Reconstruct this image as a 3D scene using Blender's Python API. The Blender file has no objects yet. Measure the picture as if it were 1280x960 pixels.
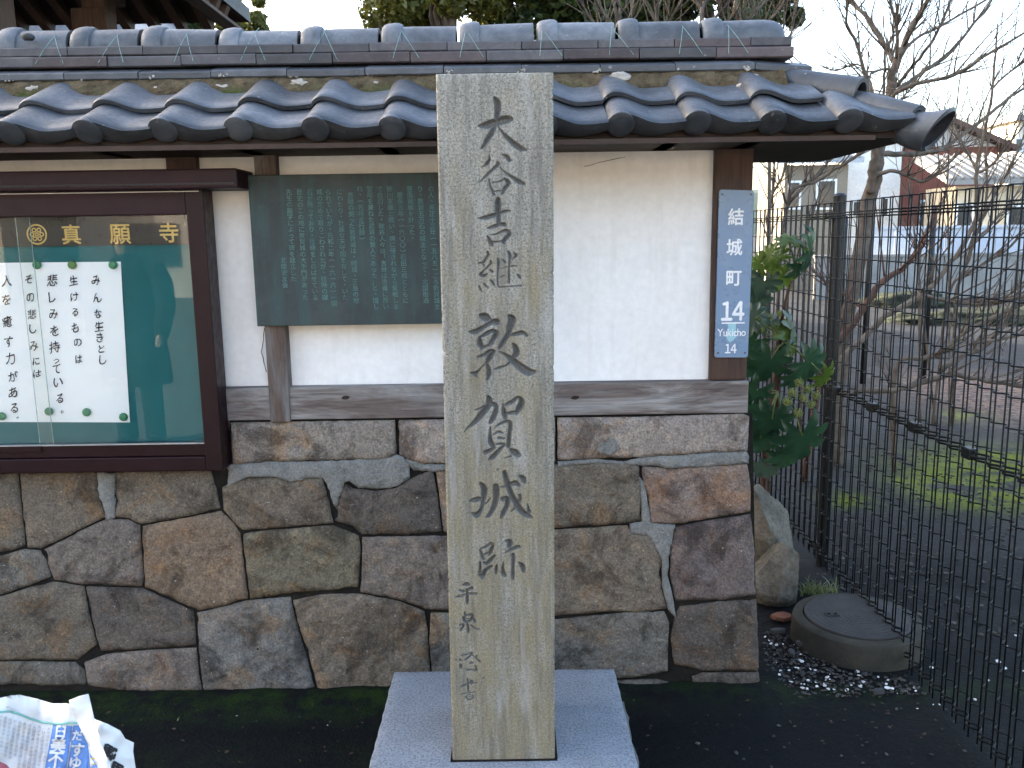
import bpy, bmesh, math, random
import numpy as np
from mathutils import Vector, Matrix, noise
from mathutils.geometry import delaunay_2d_cdt
random.seed(7); rng = np.random.default_rng(7)
R = math.radians
S = bpy.context.scene
COL = S.collection

# ------------------------------------------------------------------ camera
F, PITCH, ROLL = 1076.0, R(9.75), R(0.85)
CAM = Vector((0, 0, 1.6))
fwd = Vector((0, math.cos(PITCH), -math.sin(PITCH)))
up0 = Vector((0, math.sin(PITCH), math.cos(PITCH)))
rt0 = Vector((1, 0, 0))
rt = rt0 * math.cos(ROLL) - up0 * math.sin(ROLL)
upv = up0 * math.cos(ROLL) + rt0 * math.sin(ROLL)
cd = bpy.data.cameras.new('camera'); cam = bpy.data.objects.new('camera', cd); COL.objects.link(cam)
cd.sensor_fit = 'HORIZONTAL'; cd.sensor_width = 36.0; cd.lens = 36.0 * F / 1280.0
cd.clip_start = 0.05; cd.clip_end = 5000
mw = Matrix((rt, upv, -fwd)).transposed().to_4x4(); mw.translation = CAM
cam.matrix_world = mw
S.camera = cam
cd.dof.use_dof = True; cd.dof.focus_distance = 2.25; cd.dof.aperture_fstop = 18.0

# ------------------------------------------------------------------ light
SUN_EL, SUN_AZ = R(19), R(-58)          # azimuth clockwise from +Y: behind the wall, to the left
sunv = Vector((math.sin(SUN_AZ) * math.cos(SUN_EL), math.cos(SUN_AZ) * math.cos(SUN_EL), math.sin(SUN_EL)))
W = bpy.data.worlds.new('World'); S.world = W; W.use_nodes = True
wn = W.node_tree.nodes; wl = W.node_tree.links
bgn = wn['Background']; skyn = wn.new('ShaderNodeTexSky'); skyn.sky_type = 'NISHITA'; skyn.sun_disc = False
skyn.sun_elevation = SUN_EL; skyn.sun_rotation = SUN_AZ
skyn.dust_density = 4.0; skyn.air_density = 1.0; skyn.ozone_density = 0.8
wl.new(skyn.outputs[0], bgn.inputs[0]); bgn.inputs[1].default_value = 0.15
sd = bpy.data.lights.new('sun', 'SUN'); so = bpy.data.objects.new('sun', sd); COL.objects.link(so)
sd.energy = 3.2; sd.angle = R(0.55); sd.color = (1.0, 0.93, 0.82)
so.rotation_euler = (-sunv).to_track_quat('-Z', 'Y').to_euler(); so.location = (-6, 8, 9)
vs = S.view_settings; vs.view_transform = 'Standard'; vs.look = 'None'; vs.exposure = 2.95; vs.gamma = 1.0
vs.use_curve_mapping = False
S.cycles.use_denoising = True
S.cycles.max_bounces = 8; S.cycles.transparent_max_bounces = 24

# ------------------------------------------------------------------ pixel -> point
def ray(px, py): return fwd + rt * ((px - 640) / F) - upv * ((py - 480) / F)
def onY(px, py, Y): d = ray(px, py); return CAM + d * (Y / d.y)
def onX(px, py, X): d = ray(px, py); return CAM + d * (X / d.x)
def onZ(px, py, Z): d = ray(px, py); return CAM + d * ((Z - CAM.z) / d.z)
def pxw(px, Y): return onY(px, 300, Y).x

# ------------------------------------------------------------------ object helpers
def link(name, data, parent=None, mat=None):
    o = bpy.data.objects.new(name, data); COL.objects.link(o)
    if mat is not None and data is not None and not data.materials: data.materials.append(mat)
    if parent is not None: setp(o, parent)
    return o
def setp(o, parent):
    o.parent = parent
    m = Matrix.Identity(4); p = parent
    chain = []
    while p is not None:
        chain.append(p); p = p.parent
    for p in reversed(chain): m = m @ p.matrix_parent_inverse @ p.matrix_basis
    o.matrix_parent_inverse = m.inverted()
def tag(o, label=None, cat=None, group=None, kind=None):
    if label: o['label'] = label
    if cat: o['category'] = cat
    if group: o['group'] = group
    if kind: o['kind'] = kind
    return o
def thing(name, loc, label, cat, group=None):
    o = bpy.data.objects.new(name, None); COL.objects.link(o); o.location = loc
    o.empty_display_size = 0.1
    return tag(o, label, cat, group)
def mesh(name, verts, faces, smooth=False):
    me = bpy.data.meshes.new(name); me.from_pydata([tuple(v) for v in verts], [], faces); me.update()
    if smooth: me.polygons.foreach_set('use_smooth', [True] * len(me.polygons))
    return me
def bmmesh(name, bm, smooth=False):
    me = bpy.data.meshes.new(name); bm.to_mesh(me); bm.free()
    if smooth: me.polygons.foreach_set('use_smooth', [True] * len(me.polygons))
    return me
class MB:
    """collects simple solids into one mesh"""
    def __init__(s): s.v = []; s.f = []
    def add(s, vs, fs):
        n = len(s.v); s.v += [tuple(v) for v in vs]; s.f += [tuple(i + n for i in f) for f in fs]
    def box(s, a, b, M=None):
        x0, y0, z0 = a; x1, y1, z1 = b
        vs = [Vector(p) for p in ((x0,y0,z0),(x1,y0,z0),(x1,y1,z0),(x0,y1,z0),(x0,y0,z1),(x1,y0,z1),(x1,y1,z1),(x0,y1,z1))]
        if M is not None: vs = [M @ v for v in vs]
        s.add(vs, [(3,2,1,0),(4,5,6,7),(0,1,5,4),(1,2,6,5),(2,3,7,6),(3,0,4,7)])
    def tube(s, pts, rads, n=8, cap=True):
        pts = [Vector(p) for p in pts]; rings = []
        prev = None
        for i, p in enumerate(pts):
            t = (pts[min(i+1, len(pts)-1)] - pts[max(i-1, 0)])
            if t.length < 1e-9: t = Vector((0,0,1))
            t.normalize()
            if prev is None:
                a = Vector((0,0,1)) if abs(t.z) < .9 else Vector((1,0,0))
                prev = (a - t * a.dot(t)).normalized()
            else:
                q = prev - t * prev.dot(t)
                prev = q.normalized() if q.length > 1e-6 else prev
            b = t.cross(prev); r = rads[i] if hasattr(rads, '__len__') else rads
            rings.append([p + (prev * math.cos(2*math.pi*k/n) + b * math.sin(2*math.pi*k/n)) * r for k in range(n)])
        vs = [v for rg in rings for v in rg]; fs = []
        for i in range(len(rings)-1):
            for k in range(n): fs.append((i*n+k, i*n+(k+1)%n, (i+1)*n+(k+1)%n, (i+1)*n+k))
        if cap: fs.append(tuple(reversed(range(n)))); fs.append(tuple((len(rings)-1)*n+k for k in range(n)))
        s.add(vs, fs)
    def build(s, name, mat, parent=None, smooth=False, bevel=0):
        if bevel:
            bm = bmesh.new(); bm.from_mesh(mesh('t', s.v, s.f))
            bmesh.ops.bevel(bm, geom=bm.edges[:], offset=bevel, segments=2, affect='EDGES', profile=.6)
            me = bmmesh(name, bm, smooth)
        else: me = mesh(name, s.v, s.f, smooth)
        return link(name, me, parent, mat)
def box(name, a, b, mat, parent=None, bevel=0, M=None):
    m = MB(); m.box(a, b, M); return m.build(name, mat, parent, False, bevel)
def fbm(v, o=4): return noise.fractal(v, 1.0, 2.0, o)

# ------------------------------------------------------------------ materials
def material(name):
    m = bpy.data.materials.new(name); m.use_nodes = True
    nt = m.node_tree; return m, nt, nt.nodes['Principled BSDF']
class NT:
    def __init__(s, nt): s.nt = nt
    def n(s, t, **k):
        nd = s.nt.nodes.new(t)
        for a, b in k.items(): setattr(nd, a, b)
        return nd
    def l(s, a, b): s.nt.links.new(a, b)
    def coord(s, rnd=False, stretch=None):
        tc = s.n('ShaderNodeTexCoord'); out = tc.outputs['Object']
        if rnd:
            oi = s.n('ShaderNodeObjectInfo'); mu = s.n('ShaderNodeVectorMath', operation='SCALE')
            cb = s.n('ShaderNodeCombineXYZ'); s.l(oi.outputs['Random'], cb.inputs[0]); s.l(oi.outputs['Random'], cb.inputs[2])
            s.l(cb.outputs[0], mu.inputs[0]); mu.inputs['Scale'].default_value = 37.0
            ad = s.n('ShaderNodeVectorMath', operation='ADD'); s.l(out, ad.inputs[0]); s.l(mu.outputs[0], ad.inputs[1]); out = ad.outputs[0]
        if stretch:
            mp = s.n('ShaderNodeMapping'); mp.inputs['Scale'].default_value = stretch; s.l(out, mp.inputs[0]); out = mp.outputs[0]
        return out
    def noise(s, vec, scale, detail=5, rough=.6, dist=0):
        nd = s.n('ShaderNodeTexNoise'); s.l(vec, nd.inputs['Vector'])
        nd.inputs['Scale'].default_value = scale; nd.inputs['Detail'].default_value = detail
        nd.inputs['Roughness'].default_value = rough; nd.inputs['Distortion'].default_value = dist
        return nd.outputs['Fac']
    def ramp(s, fac, stops):
        nd = s.n('ShaderNodeValToRGB'); s.l(fac, nd.inputs[0]); e = nd.color_ramp.elements
        while len(e) < len(stops): e.new(.5)
        for el, (p, c) in zip(e, stops):
            el.position = p; el.color = (c, c, c, 1) if not hasattr(c, '__len__') else (*c[:3], 1)
        return nd.outputs['Color']
    def mix(s, fac, a, b, mode='MIX'):
        nd = s.n('ShaderNodeMix', data_type='RGBA', blend_type=mode)
        for sock, val in ((nd.inputs[0], fac), (nd.inputs[6], a), (nd.inputs[7], b)):
            if hasattr(val, 'is_linked') or hasattr(val, 'node'): s.l(val, sock)
            elif hasattr(val, '__len__'): sock.default_value = (*val[:3], 1)
            else: sock.default_value = val
        return nd.outputs[2]
    def math(s, op, a, b=None, clamp=False):
        nd = s.n('ShaderNodeMath', operation=op, use_clamp=clamp)
        for i, val in enumerate((a, b)):
            if val is None: continue
            if hasattr(val, 'node'): s.l(val, nd.inputs[i])
            else: nd.inputs[i].default_value = val
        return nd.outputs[0]
    def bump(s, bsdf, h, strength=.4, dist=.005):
        nd = s.n('ShaderNodeBump'); nd.inputs['Strength'].default_value = strength; nd.inputs['Distance'].default_value = dist
        s.l(h, nd.inputs['Height']); s.l(nd.outputs[0], bsdf.inputs['Normal'])
def simple(name, col, col2=None, scale=8, rough=.6, spec=.4, bump=.0, bscale=None, bdist=.004, metal=0, rnd=True, stretch=None, var=.12):
    m, nt, b = material(name); N = NT(nt); v = N.coord(rnd, stretch)
    c2 = col2 or tuple(c * .7 for c in col)
    f = N.noise(v, scale); c = N.ramp(f, [(.3, c2), (.7, col)])
    f2 = N.noise(v, scale * 7, 3); c = N.mix(1.0, c, N.ramp(f2, [(.3, 1 - var), (.7, 1 + var * .6)]), 'MULTIPLY')
    N.l(c, b.inputs['Base Color'])
    r = N.ramp(f2, [(.3, max(0, rough - .1)), (.7, min(1, rough + .1))]); N.l(r, b.inputs['Roughness'])
    b.inputs['Specular IOR Level'].default_value = spec; b.inputs['Metallic'].default_value = metal
    if bump: N.bump(b, N.noise(v, bscale or scale * 5, 6, .65), bump, bdist)
    return m
def wood(name, c1, c2, axis=0, grey=None, rough=.65):
    m, nt, b = material(name); N = NT(nt)
    st = [14, 14, 14]; st[axis] = 1.0
    v = N.coord(True, tuple(st)); f = N.noise(v, 6, 7, .65, .6); c = N.ramp(f, [(.28, c1), (.52, c2), (.75, tuple(x * 1.35 for x in c2))])
    if grey:
        s2 = [5, 5, 5]; s2[axis] = .8; v2 = N.coord(True, tuple(s2)); c = N.mix(N.ramp(N.noise(v2, 2.6, 6, .65, .8), [(.42, 0.0), (.60, .95)]), c, N.mix(N.ramp(f, [(.3, 0.0), (.7, 1.0)]), tuple(x * .5 for x in grey), grey))
    N.l(c, b.inputs['Base Color']); b.inputs['Roughness'].default_value = rough; b.inputs['Specular IOR Level'].default_value = .3
    N.bump(b, f, .35, .004); return m
MT = {}
# monument granite: pale, black and white grains, ochre lichen, grime washed down the face
def granite(name, base, lichen=0.0, grain=1.0, carve=False, big=(.86, 1.1)):
    m, nt, b = material(name); N = NT(nt); v = N.coord(False)
    sp = N.noise(v, 290, 2, .5); sp2 = N.noise(v, 150, 3, .6); lg = N.noise(v, 9, 6, .65)
    c = N.ramp(sp, [(.30, tuple(x * (1 - .72 * grain) for x in base)), (.44, tuple(x * .92 for x in base)), (.60, base), (.74, tuple(min(.85, x * (1 + .35 * grain)) for x in base))])
    c = N.mix(1.0, c, N.ramp(sp2, [(.34, (.58, .57, .56)), (.5, (.98, .98, .98)), (.66, (1.18, 1.16, 1.12))]), 'MULTIPLY')
    c = N.mix(1.0, c, N.ramp(lg, [(.3, big[0]), (.7, big[1])]), 'MULTIPLY')
    if lichen:
        sx = N.coord(False, (1.6, 1.0, .55)); sz = N.n('ShaderNodeSeparateXYZ'); N.l(v, sz.inputs[0]); zr_ = N.n('ShaderNodeMapRange'); N.l(sz.outputs[2], zr_.inputs[0]); zr_.inputs[1].default_value = 1.7; zr_.inputs[2].default_value = .55; zr_.inputs[3].default_value = -.05; zr_.inputs[4].default_value = .14
        lm = N.ramp(N.math('ADD', N.noise(sx, 9, 7, .7), zr_.outputs[0]), [(.45, 0.0), (.66, lichen)])
        lm2 = N.math('MULTIPLY', lm, N.ramp(N.noise(v, 240, 2), [(.35, .25), (.6, 1.0)]))
        c = N.mix(lm2, c, (.185, .146, .070))
        dk = N.coord(False, (9, 1, .7)); dm = N.ramp(N.noise(dk, 7, 6, .7), [(.47, 0.0), (.68, .72)])
        c = N.mix(dm, c, (.10, .094, .082))
        pale = N.ramp(N.noise(N.coord(False, (7, 1, .9)), 4.2, 5, .6), [(.55, 0.0), (.75, .4)])
        c = N.mix(pale, c, (.40, .40, .39))
        pit = N.ramp(N.noise(v, 62, 2, .5), [(.20, .85), (.27, 0.0)]); c = N.mix(pit, c, (.07, .065, .06))
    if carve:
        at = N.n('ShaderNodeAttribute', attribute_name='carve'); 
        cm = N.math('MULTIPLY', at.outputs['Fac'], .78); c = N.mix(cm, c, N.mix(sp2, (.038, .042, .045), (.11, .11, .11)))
    N.l(c, b.inputs['Base Color']); b.inputs['Roughness'].default_value = .82; b.inputs['Specular IOR Level'].default_value = .3
    N.bump(b, N.math('ADD', sp, N.math('MULTIPLY', sp2, .8)), .35, .0016); return m
MT['monument'] = granite('weathered_granite', (.262, .250, .214), .85, 1.0, True)
MT['plinth'] = granite('pale_granite', (.245, .262, .292), 0, .40)
MT['plinth_old'] = granite('dark_footing_granite', (.15, .15, .15), 0, .7)

def wallstone():
    m, nt, b = material('wall_stone'); N = NT(nt); v = N.coord(True)
    oi = N.n('ShaderNodeObjectInfo'); base = oi.outputs['Color']; al = oi.outputs['Alpha']
    g = N.noise(v, 150, 3, .6); g2 = N.noise(v, 60, 5, .7); lg = N.noise(v, 7, 6, .7, .5); md = N.noise(v, 20, 6, .7)
    c = N.mix(1.0, base, N.ramp(g, [(.3, (.62, .62, .63)), (.5, (1, 1, 1)), (.70, (1.4, 1.38, 1.34))]), 'MULTIPLY')
    c = N.mix(1.0, c, N.ramp(g2, [(.3, .78), (.7, 1.2)]), 'MULTIPLY')
    def patch(scale, lo, hi, amt, col, dist=1.2, off=0):
        nonlocal c
        mp = N.n('ShaderNodeMapping'); mp.inputs['Location'].default_value = (off*1.7, off, off*2.3); N.l(v, mp.inputs[0])
        c = N.mix(N.ramp(N.noise(mp.outputs[0], scale, 7, .68, dist), [(lo, 0.0), (hi, amt)]), c, N.mix(1.0, c, col, 'MULTIPLY'))
    patch(5.0, .52, .64, .75, (1.25, .94, .66), 1.0, 1)      # rust
    patch(4.5, .52, .64, .9, (1.32, 1.29, 1.22), 1.5, 4)    # pale lichen-grey
    patch(5.2, .50, .62, .95, (.42, .40, .39), 1.0, 7)       # soot
    patch(13, .55, .68, .8, (.55, .54, .54), 2.0, 11)
    patch(26, .60, .70, .7, (1.6, 1.5, 1.4), 1.0, 15)
    pt = N.ramp(N.noise(v, 95, 2, .5), [(.70, 0.0), (.76, .7)]); c = N.mix(pt, c, (.42, .40, .36))
    N.l(c, b.inputs['Base Color']); b.inputs['Roughness'].default_value = .86; b.inputs['Specular IOR Level'].default_value = .25
    h = N.math('ADD', N.math('MULTIPLY', g2, 1.2), N.math('MULTIPLY', g, .5)); h = N.math('ADD', h, N.math('MULTIPLY', md, 2.5))
    N.bump(b, h, .85, .007); return m
MT['stone'] = wallstone()
MT['cement'] = simple('grey_cement', (.25, .248, .232), (.15, .148, .135), 22, .92, .2, 1.0, 55, .010, var=.35)
MT['joint'] = simple('dark_joint_earth', (.022, .019, .016), (.008, .008, .007), 30, .95, .1, .6, 60, .01)
def plaster():
    m, nt, b = material('white_plaster'); N = NT(nt); v = N.coord(False)
    f = N.noise(v, 2.6, 6, .6); f2 = N.noise(v, 40, 4, .6); st = N.noise(N.coord(False, (9, 1, .8)), 3, 5, .6)
    c = N.ramp(f, [(.3, (.73, .71, .68)), (.7, (.82, .81, .79))])
    c = N.mix(1.0, c, N.ramp(f2, [(.3, .94), (.7, 1.03)]), 'MULTIPLY')
    c = N.mix(N.ramp(st, [(.52, 0.0), (.78, .26)]), c, (.56, .50, .43))
    N.l(c, b.inputs['Base Color']); b.inputs['Roughness'].default_value = .85; b.inputs['Specular IOR Level'].default_value = .2
    N.bump(b, f2, .15, .003); return m
MT['plaster'] = plaster()
def tilemat(name, c1, c2, c3, rough=.42):
    m, nt, b = material(name); N = NT(nt); v = N.coord(True)
    f = N.noise(v, 14, 6, .65, .4); g = N.noise(v, 70, 5, .7); c = N.ramp(f, [(.25, c1), (.5, c2), (.75, c3)])
    oi = N.n('ShaderNodeObjectInfo'); c = N.mix(1.0, c, N.ramp(oi.outputs['Random'], [(0, .62), (1, 1.35)]), 'MULTIPLY')
    c = N.mix(N.ramp(g, [(.60, 0.0), (.78, .5)]), c, tuple(min(.5, x * 1.9) for x in c2))
    c = N.mix(N.ramp(N.noise(v, 33, 4, .6), [(.60, 0.0), (.75, .5)]), c, tuple(x * .45 for x in c2))
    li = N.noise(v, 48, 3, .5); c = N.mix(N.ramp(li, [(.70, 0.0), (.76, .55)]), c, (.30, .29, .26))
    N.l(c, b.inputs['Base Color']); N.l(N.ramp(g, [(.3, rough - .1), (.7, rough + .2)]), b.inputs['Roughness'])
    b.inputs['Specular IOR Level'].default_value = .5; N.bump(b, N.math('ADD', g, f), .28, .0025); return m
MT['tile'] = tilemat('smoked_roof_tile', (.026, .029, .034), (.047, .052, .060), (.080, .086, .097))
MT['noshi'] = tilemat('weathered_flat_tile', (.030, .027, .029), (.048, .046, .051), (.078, .072, .072), .5)
MT['noshi_red'] = tilemat('reddish_flat_tile', (.040, .026, .026), (.056, .041, .043), (.085, .062, .055), .55)
MT['ridge'] = tilemat('weathered_ridge_tile', (.038, .042, .048), (.085, .092, .103), (.155, .162, .174), .5)
def mud():
    m, nt, b = material('mud_bedding'); N = NT(nt); v = N.coord(False)
    f = N.noise(v, 22, 6, .7); g = N.noise(v, 120, 4, .7); ms = N.noise(N.coord(False, (1, 1, 1)), 5.5, 5, .65)
    c = N.ramp(f, [(.25, (.034, .025, .015)), (.5, (.090, .067, .039)), (.75, (.155, .118, .072))])
    c = N.mix(1.0, c, N.ramp(g, [(.3, .6), (.7, 1.3)]), 'MULTIPLY')
    at = N.n('ShaderNodeAttribute', attribute_name='moss')
    mm = N.math('MULTIPLY', at.outputs['Fac'], N.ramp(ms, [(.46, 0.0), (.56, 1.0)]))
    c = N.mix(mm, c, N.mix(g, (.010, .028, .003), (.042, .085, .009)))
    N.l(c, b.inputs['Base Color']); b.inputs['Roughness'].default_value = .95; b.inputs['Specular IOR Level'].default_value = .1
    N.bump(b, N.math('ADD', f, g), .8, .008); return m
MT['mud'] = mud()
MT['limeplaster'] = simple('old_lime_mortar', (.42, .39, .35), (.25, .225, .19), 60, .9, .2, .4, 120, .003)
MT['sill'] = wood('weathered_sill_wood', (.062, .046, .040), (.130, .104, .092), 0, (.36, .345, .33), .75)
MT['post'] = wood('brown_post_wood', (.020, .011, .008), (.056, .030, .021), 2, None, .6)
MT['post_grey'] = wood('greying_post_wood', (.045, .030, .024), (.10, .070, .055), 2, (.20, .19, .185), .75)
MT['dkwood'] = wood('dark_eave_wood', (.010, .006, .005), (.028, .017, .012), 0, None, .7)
MT['frame'] = simple('maroon_metal_frame', (.016, .0035, .006), (.010, .0024, .004), 5, .42, .2, .05, 150, .001)
MT['frame2'] = simple('faded_maroon_metal', (.026, .007, .011), (.015, .0045, .007), 9, .5, .22, .1, 60, .001)
MT['alu'] = simple('dull_aluminium_strip', (.45, .45, .44), (.35, .35, .35), 20, .4, .5, 0, metal=.6)
MT['felt'] = simple('teal_felt_board', (.018, .125, .135), (.014, .105, .115), 6, .8, .25, .2, 400, .0006, var=.05)
MT['header'] = simple('black_title_strip', (.012, .011, .012), (.008, .008, .009), 6, .35, .4)
MT['gold'] = simple('gold_lettering', (.55, .40, .14), (.42, .30, .10), 30, .4, .5, metal=.35)
MT['paper'] = simple('white_notice_paper', (.86, .87, .88), (.83, .84, .85), 3, .8, .2, .1, 6, .004, var=.02)
MT['ink'] = simple('black_brush_ink', (.03, .03, .04), (.02, .02, .025), 30, .7, .2)
MT['pin'] = simple('green_plastic_pin', (.03, .22, .10), (.02, .17, .075), 20, .35, .5)
def glassm():
    m, nt, b = material('window_glass'); N = NT(nt); nt.nodes.remove(b)
    fr = N.n('ShaderNodeFresnel'); fr.inputs[0].default_value = 1.5
    fac = N.math('MULTIPLY', fr.outputs[0], .6)
    t = N.n('ShaderNodeBsdfTransparent'); t.inputs[0].default_value = (.985, .995, .99, 1)
    g = N.n('ShaderNodeBsdfGlossy'); g.inputs['Roughness'].default_value = .012
    mx = N.n('ShaderNodeMixShader'); N.l(fac, mx.inputs[0]); N.l(t.outputs[0], mx.inputs[1]); N.l(g.outputs[0], mx.inputs[2])
    N.l(mx.outputs[0], nt.nodes['Material Output'].inputs[0]); return m
MT['glass'] = glassm()
MT['glassedge'] = simple('glass_edge', (.30, .42, .40), None, 5, .3, .5)
def bronze():
    m, nt, b = material('patinated_bronze'); N = NT(nt); v = N.coord(False)
    f = N.noise(v, 6, 6, .65); g = N.noise(v, 55, 5, .7); dr = N.noise(N.coord(False, (10, 1, 1.2)), 3, 6, .65)
    c = N.ramp(f, [(.3, (.026, .029, .028)), (.55, (.034, .048, .050)), (.75, (.058, .066, .062))])
    c = N.mix(N.ramp(dr, [(.45, 0.0), (.68, .7)]), c, (.036, .080, .082))
    c = N.mix(N.ramp(g, [(.55, 0.0), (.75, .35)]), c, (.10, .12, .115))
    N.l(c, b.inputs['Base Color']); N.l(N.ramp(g, [(.3, .45), (.7, .65)]), b.inputs['Roughness']); b.inputs['Metallic'].default_value = .1; b.inputs['Specular IOR Level'].default_value = .3
    N.bump(b, g, .2, .002); return m
MT['bronze'] = bronze()
MT['verdigris'] = simple('verdigris_lettering', (.125, .27, .24), (.07, .15, .145), 28, .7, .3, var=.25)
MT['signblue'] = simple('blue_enamel', (.135, .225, .345), (.122, .205, .32), 3, .3, .5, .04, 40, .002, var=.04)
MT['signwhite'] = simple('white_enamel', (.80, .82, .83), (.70, .72, .74), 20, .4, .5)
MT['signpale'] = simple('pale_aqua_enamel', (.30, .55, .62), (.26, .48, .55), 20, .4, .5)
MT['steel'] = simple('dark_screw', (.10, .09, .085), None, 30, .5, .5, metal=.7)
MT['fence'] = simple('dark_green_black_coated_wire', (.006, .009, .010), (.004, .005, .006), 20, .55, .22)
MT['fencepost'] = simple('dark_coated_steel_post', (.007, .009, .010), (.005, .006, .007), 8, .42, .35, .05, 60, .001)
MT['string'] = simple('green_nylon_twine', (.19, .31, .28), (.15, .25, .23), 50, .6, .3)
MT['concrete'] = simple('mossy_concrete', (.052, .048, .038), (.028, .027, .021), 9, .9, .2, .6, 60, .006)
MT['concrete_pale'] = simple('pale_concrete', (.34, .33, .31), (.24, .235, .22), 3, .9, .2, .4, 40, .006)
MT['iron'] = simple('worn_iron_lid', (.050, .048, .046), (.028, .027, .026), 14, .72, .3, .3, 90, .002, metal=.15)
MT['bark'] = simple('pale_bark', (.165, .135, .105), (.065, .050, .040), 16, .85, .2, .6, 60, .006)
MT['bark_red'] = simple('reddish_bark', (.135, .075, .055), (.07, .042, .034), 18, .8, .2, .6, 60, .006)
def leafm(name, c1, c2, tr=.35, rough=.4, backc=None):
    m, nt, b = material(name); N = NT(nt)
    oi = N.n('ShaderNodeObjectInfo'); ge = N.n('ShaderNodeNewGeometry')
    v = N.coord(False); f = N.noise(v, 5, 3)
    rr = N.math('ADD', N.math('MULTIPLY', ge.outputs['Random Per Island'], .6), N.math('MULTIPLY', f, .5))
    c = N.ramp(rr, [(.2, c1), (.8, c2)])
    N.l(c, b.inputs['Base Color']); b.inputs['Roughness'].default_value = rough; b.inputs['Specular IOR Level'].default_value = .45
    tb = N.n('ShaderNodeBsdfTranslucent'); N.l(N.mix(.5, c, tuple(min(1, x * 2.2) for x in c2)), tb.inputs[0])
    mx = N.n('ShaderNodeMixShader'); mx.inputs[0].default_value = tr
    N.l(b.outputs[0], mx.inputs[1]); N.l(tb.outputs[0], mx.inputs[2]); N.l(mx.outputs[0], nt.nodes['Material Output'].inputs[0]); return m
MT['leaf_ever'] = leafm('evergreen_leaf', (.018, .035, .014), (.065, .085, .022), .25)
MT['leaf_yel'] = leafm('sunlit_broad_leaf', (.045, .060, .014), (.16, .15, .03), .4)  # sunlight is put into this brighter, yellower leaf colour
def fatsia(name, c1, c2, tr):
    m = leafm(name, c1, c2, tr, .32); return m
MT['fatsia'] = fatsia('fatsia_leaf', (.018, .050, .030), (.030, .080, .036), .22)
MT['fatsia_young'] = fatsia('young_fatsia_leaf', (.055, .11, .016), (.11, .165, .028), .45)
MT['fatsia_dull'] = fatsia('dusty_fatsia_leaf', (.038, .070, .050), (.055, .088, .058), .2)
MT['petiole'] = simple('green_leaf_stalk', (.16, .20, .055), (.11, .15, .04), 20, .5, .4)
MT['umbel'] = simple('pale_green_flower_heads', (.24, .27, .095), (.15, .18, .06), 60, .8, .2, .5, 200, .002)
MT['grass'] = leafm('weed_blade', (.06, .085, .022), (.17, .18, .06), .3)
MT['boulder'] = simple('tan_boulder', (.20, .18, .145), (.085, .076, .060), 9, .9, .2, .9, 30, .016, var=.3)
MT['terracotta'] = simple('broken_terracotta', (.20, .085, .050), (.13, .055, .035), 20, .8, .2, .3)
MT['slate'] = simple('broken_tile_shard', (.050, .052, .055), (.03, .03, .032), 20, .7, .3)
# ================================================================== ground
def groundmat():
    m, nt, b = material('dark_ground'); N = NT(nt); v = N.coord(False)
    g = N.noise(v, 130, 3, .7); f = N.noise(v, 1.6, 6, .65); h = N.noise(v, 24, 6, .7)
    asph = N.ramp(g, [(.3, (.0025, .003, .0038)), (.6, (.006, .0064, .0078)), (.78, (.020, .020, .021))])
    asph = N.mix(1.0, asph, N.ramp(f, [(.3, .65), (.7, 1.3)]), 'MULTIPLY')
    lot = N.ramp(h, [(.3, (.020, .020, .021)), (.6, (.034, .0335, .0345)), (.8, (.055, .053, .052))])
    lot = N.mix(1.0, lot, N.ramp(g, [(.3, .7), (.7, 1.25)]), 'MULTIPLY')
    sx = N.n('ShaderNodeSeparateXYZ'); N.l(v, sx.inputs[0])
    wob = N.math('MULTIPLY', N.math('SUBTRACT', N.noise(v, 2.0, 4), .5), .7)
    lm = N.n('ShaderNodeMapRange'); N.l(N.math('ADD', sx.outputs[1], wob), lm.inputs[0])
    lm.inputs[1].default_value = 3.6; lm.inputs[2].default_value = 5.2
    c = N.mix(lm.outputs[0], asph, lot)
    # moss: a band on the damp asphalt at the wall foot, and a carpet inside the lot
    at = N.n('ShaderNodeAttribute', attribute_name='moss')
    mn = N.noise(v, 11, 7, .75); mf = N.math('MULTIPLY', at.outputs['Fac'], N.ramp(mn, [(.42, 0.0), (.58, 1.0)]))
    c = N.mix(mf, c, N.mix(N.noise(v, 90, 3), (.006, .018, .003), (.028, .055, .007)))
    at2 = N.n('ShaderNodeAttribute', attribute_name='carpet')
    mf2 = N.math('MULTIPLY', at2.outputs['Fac'], N.ramp(N.noise(v, 4.5, 7, .7), [(.40, 0.0), (.52, 1.0)]))
    c = N.mix(mf2, c, N.mix(N.noise(v, 30, 3), (.040, .055, .004), (.155, .180, .010)))
    at3 = N.n('ShaderNodeAttribute', attribute_name='ruddy')
    mf3 = N.math('MULTIPLY', at3.outputs['Fac'], N.ramp(N.noise(v, 14, 5, .7), [(.40, 0.0), (.55, .8)]))
    c = N.mix(mf3, c, (.22, .14, .10))  # light reddish patches blended into the lot ground
    N.l(c, b.inputs['Base Color']); N.l(N.ramp(f, [(.3, .6), (.7, .92)]), b.inputs['Roughness'])
    b.inputs['Specular IOR Level'].default_value = .12
    N.bump(b, N.math('ADD', N.math('MULTIPLY', h, 2.0), g), .7, .008); return m
MT['ground'] = groundmat()
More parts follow.
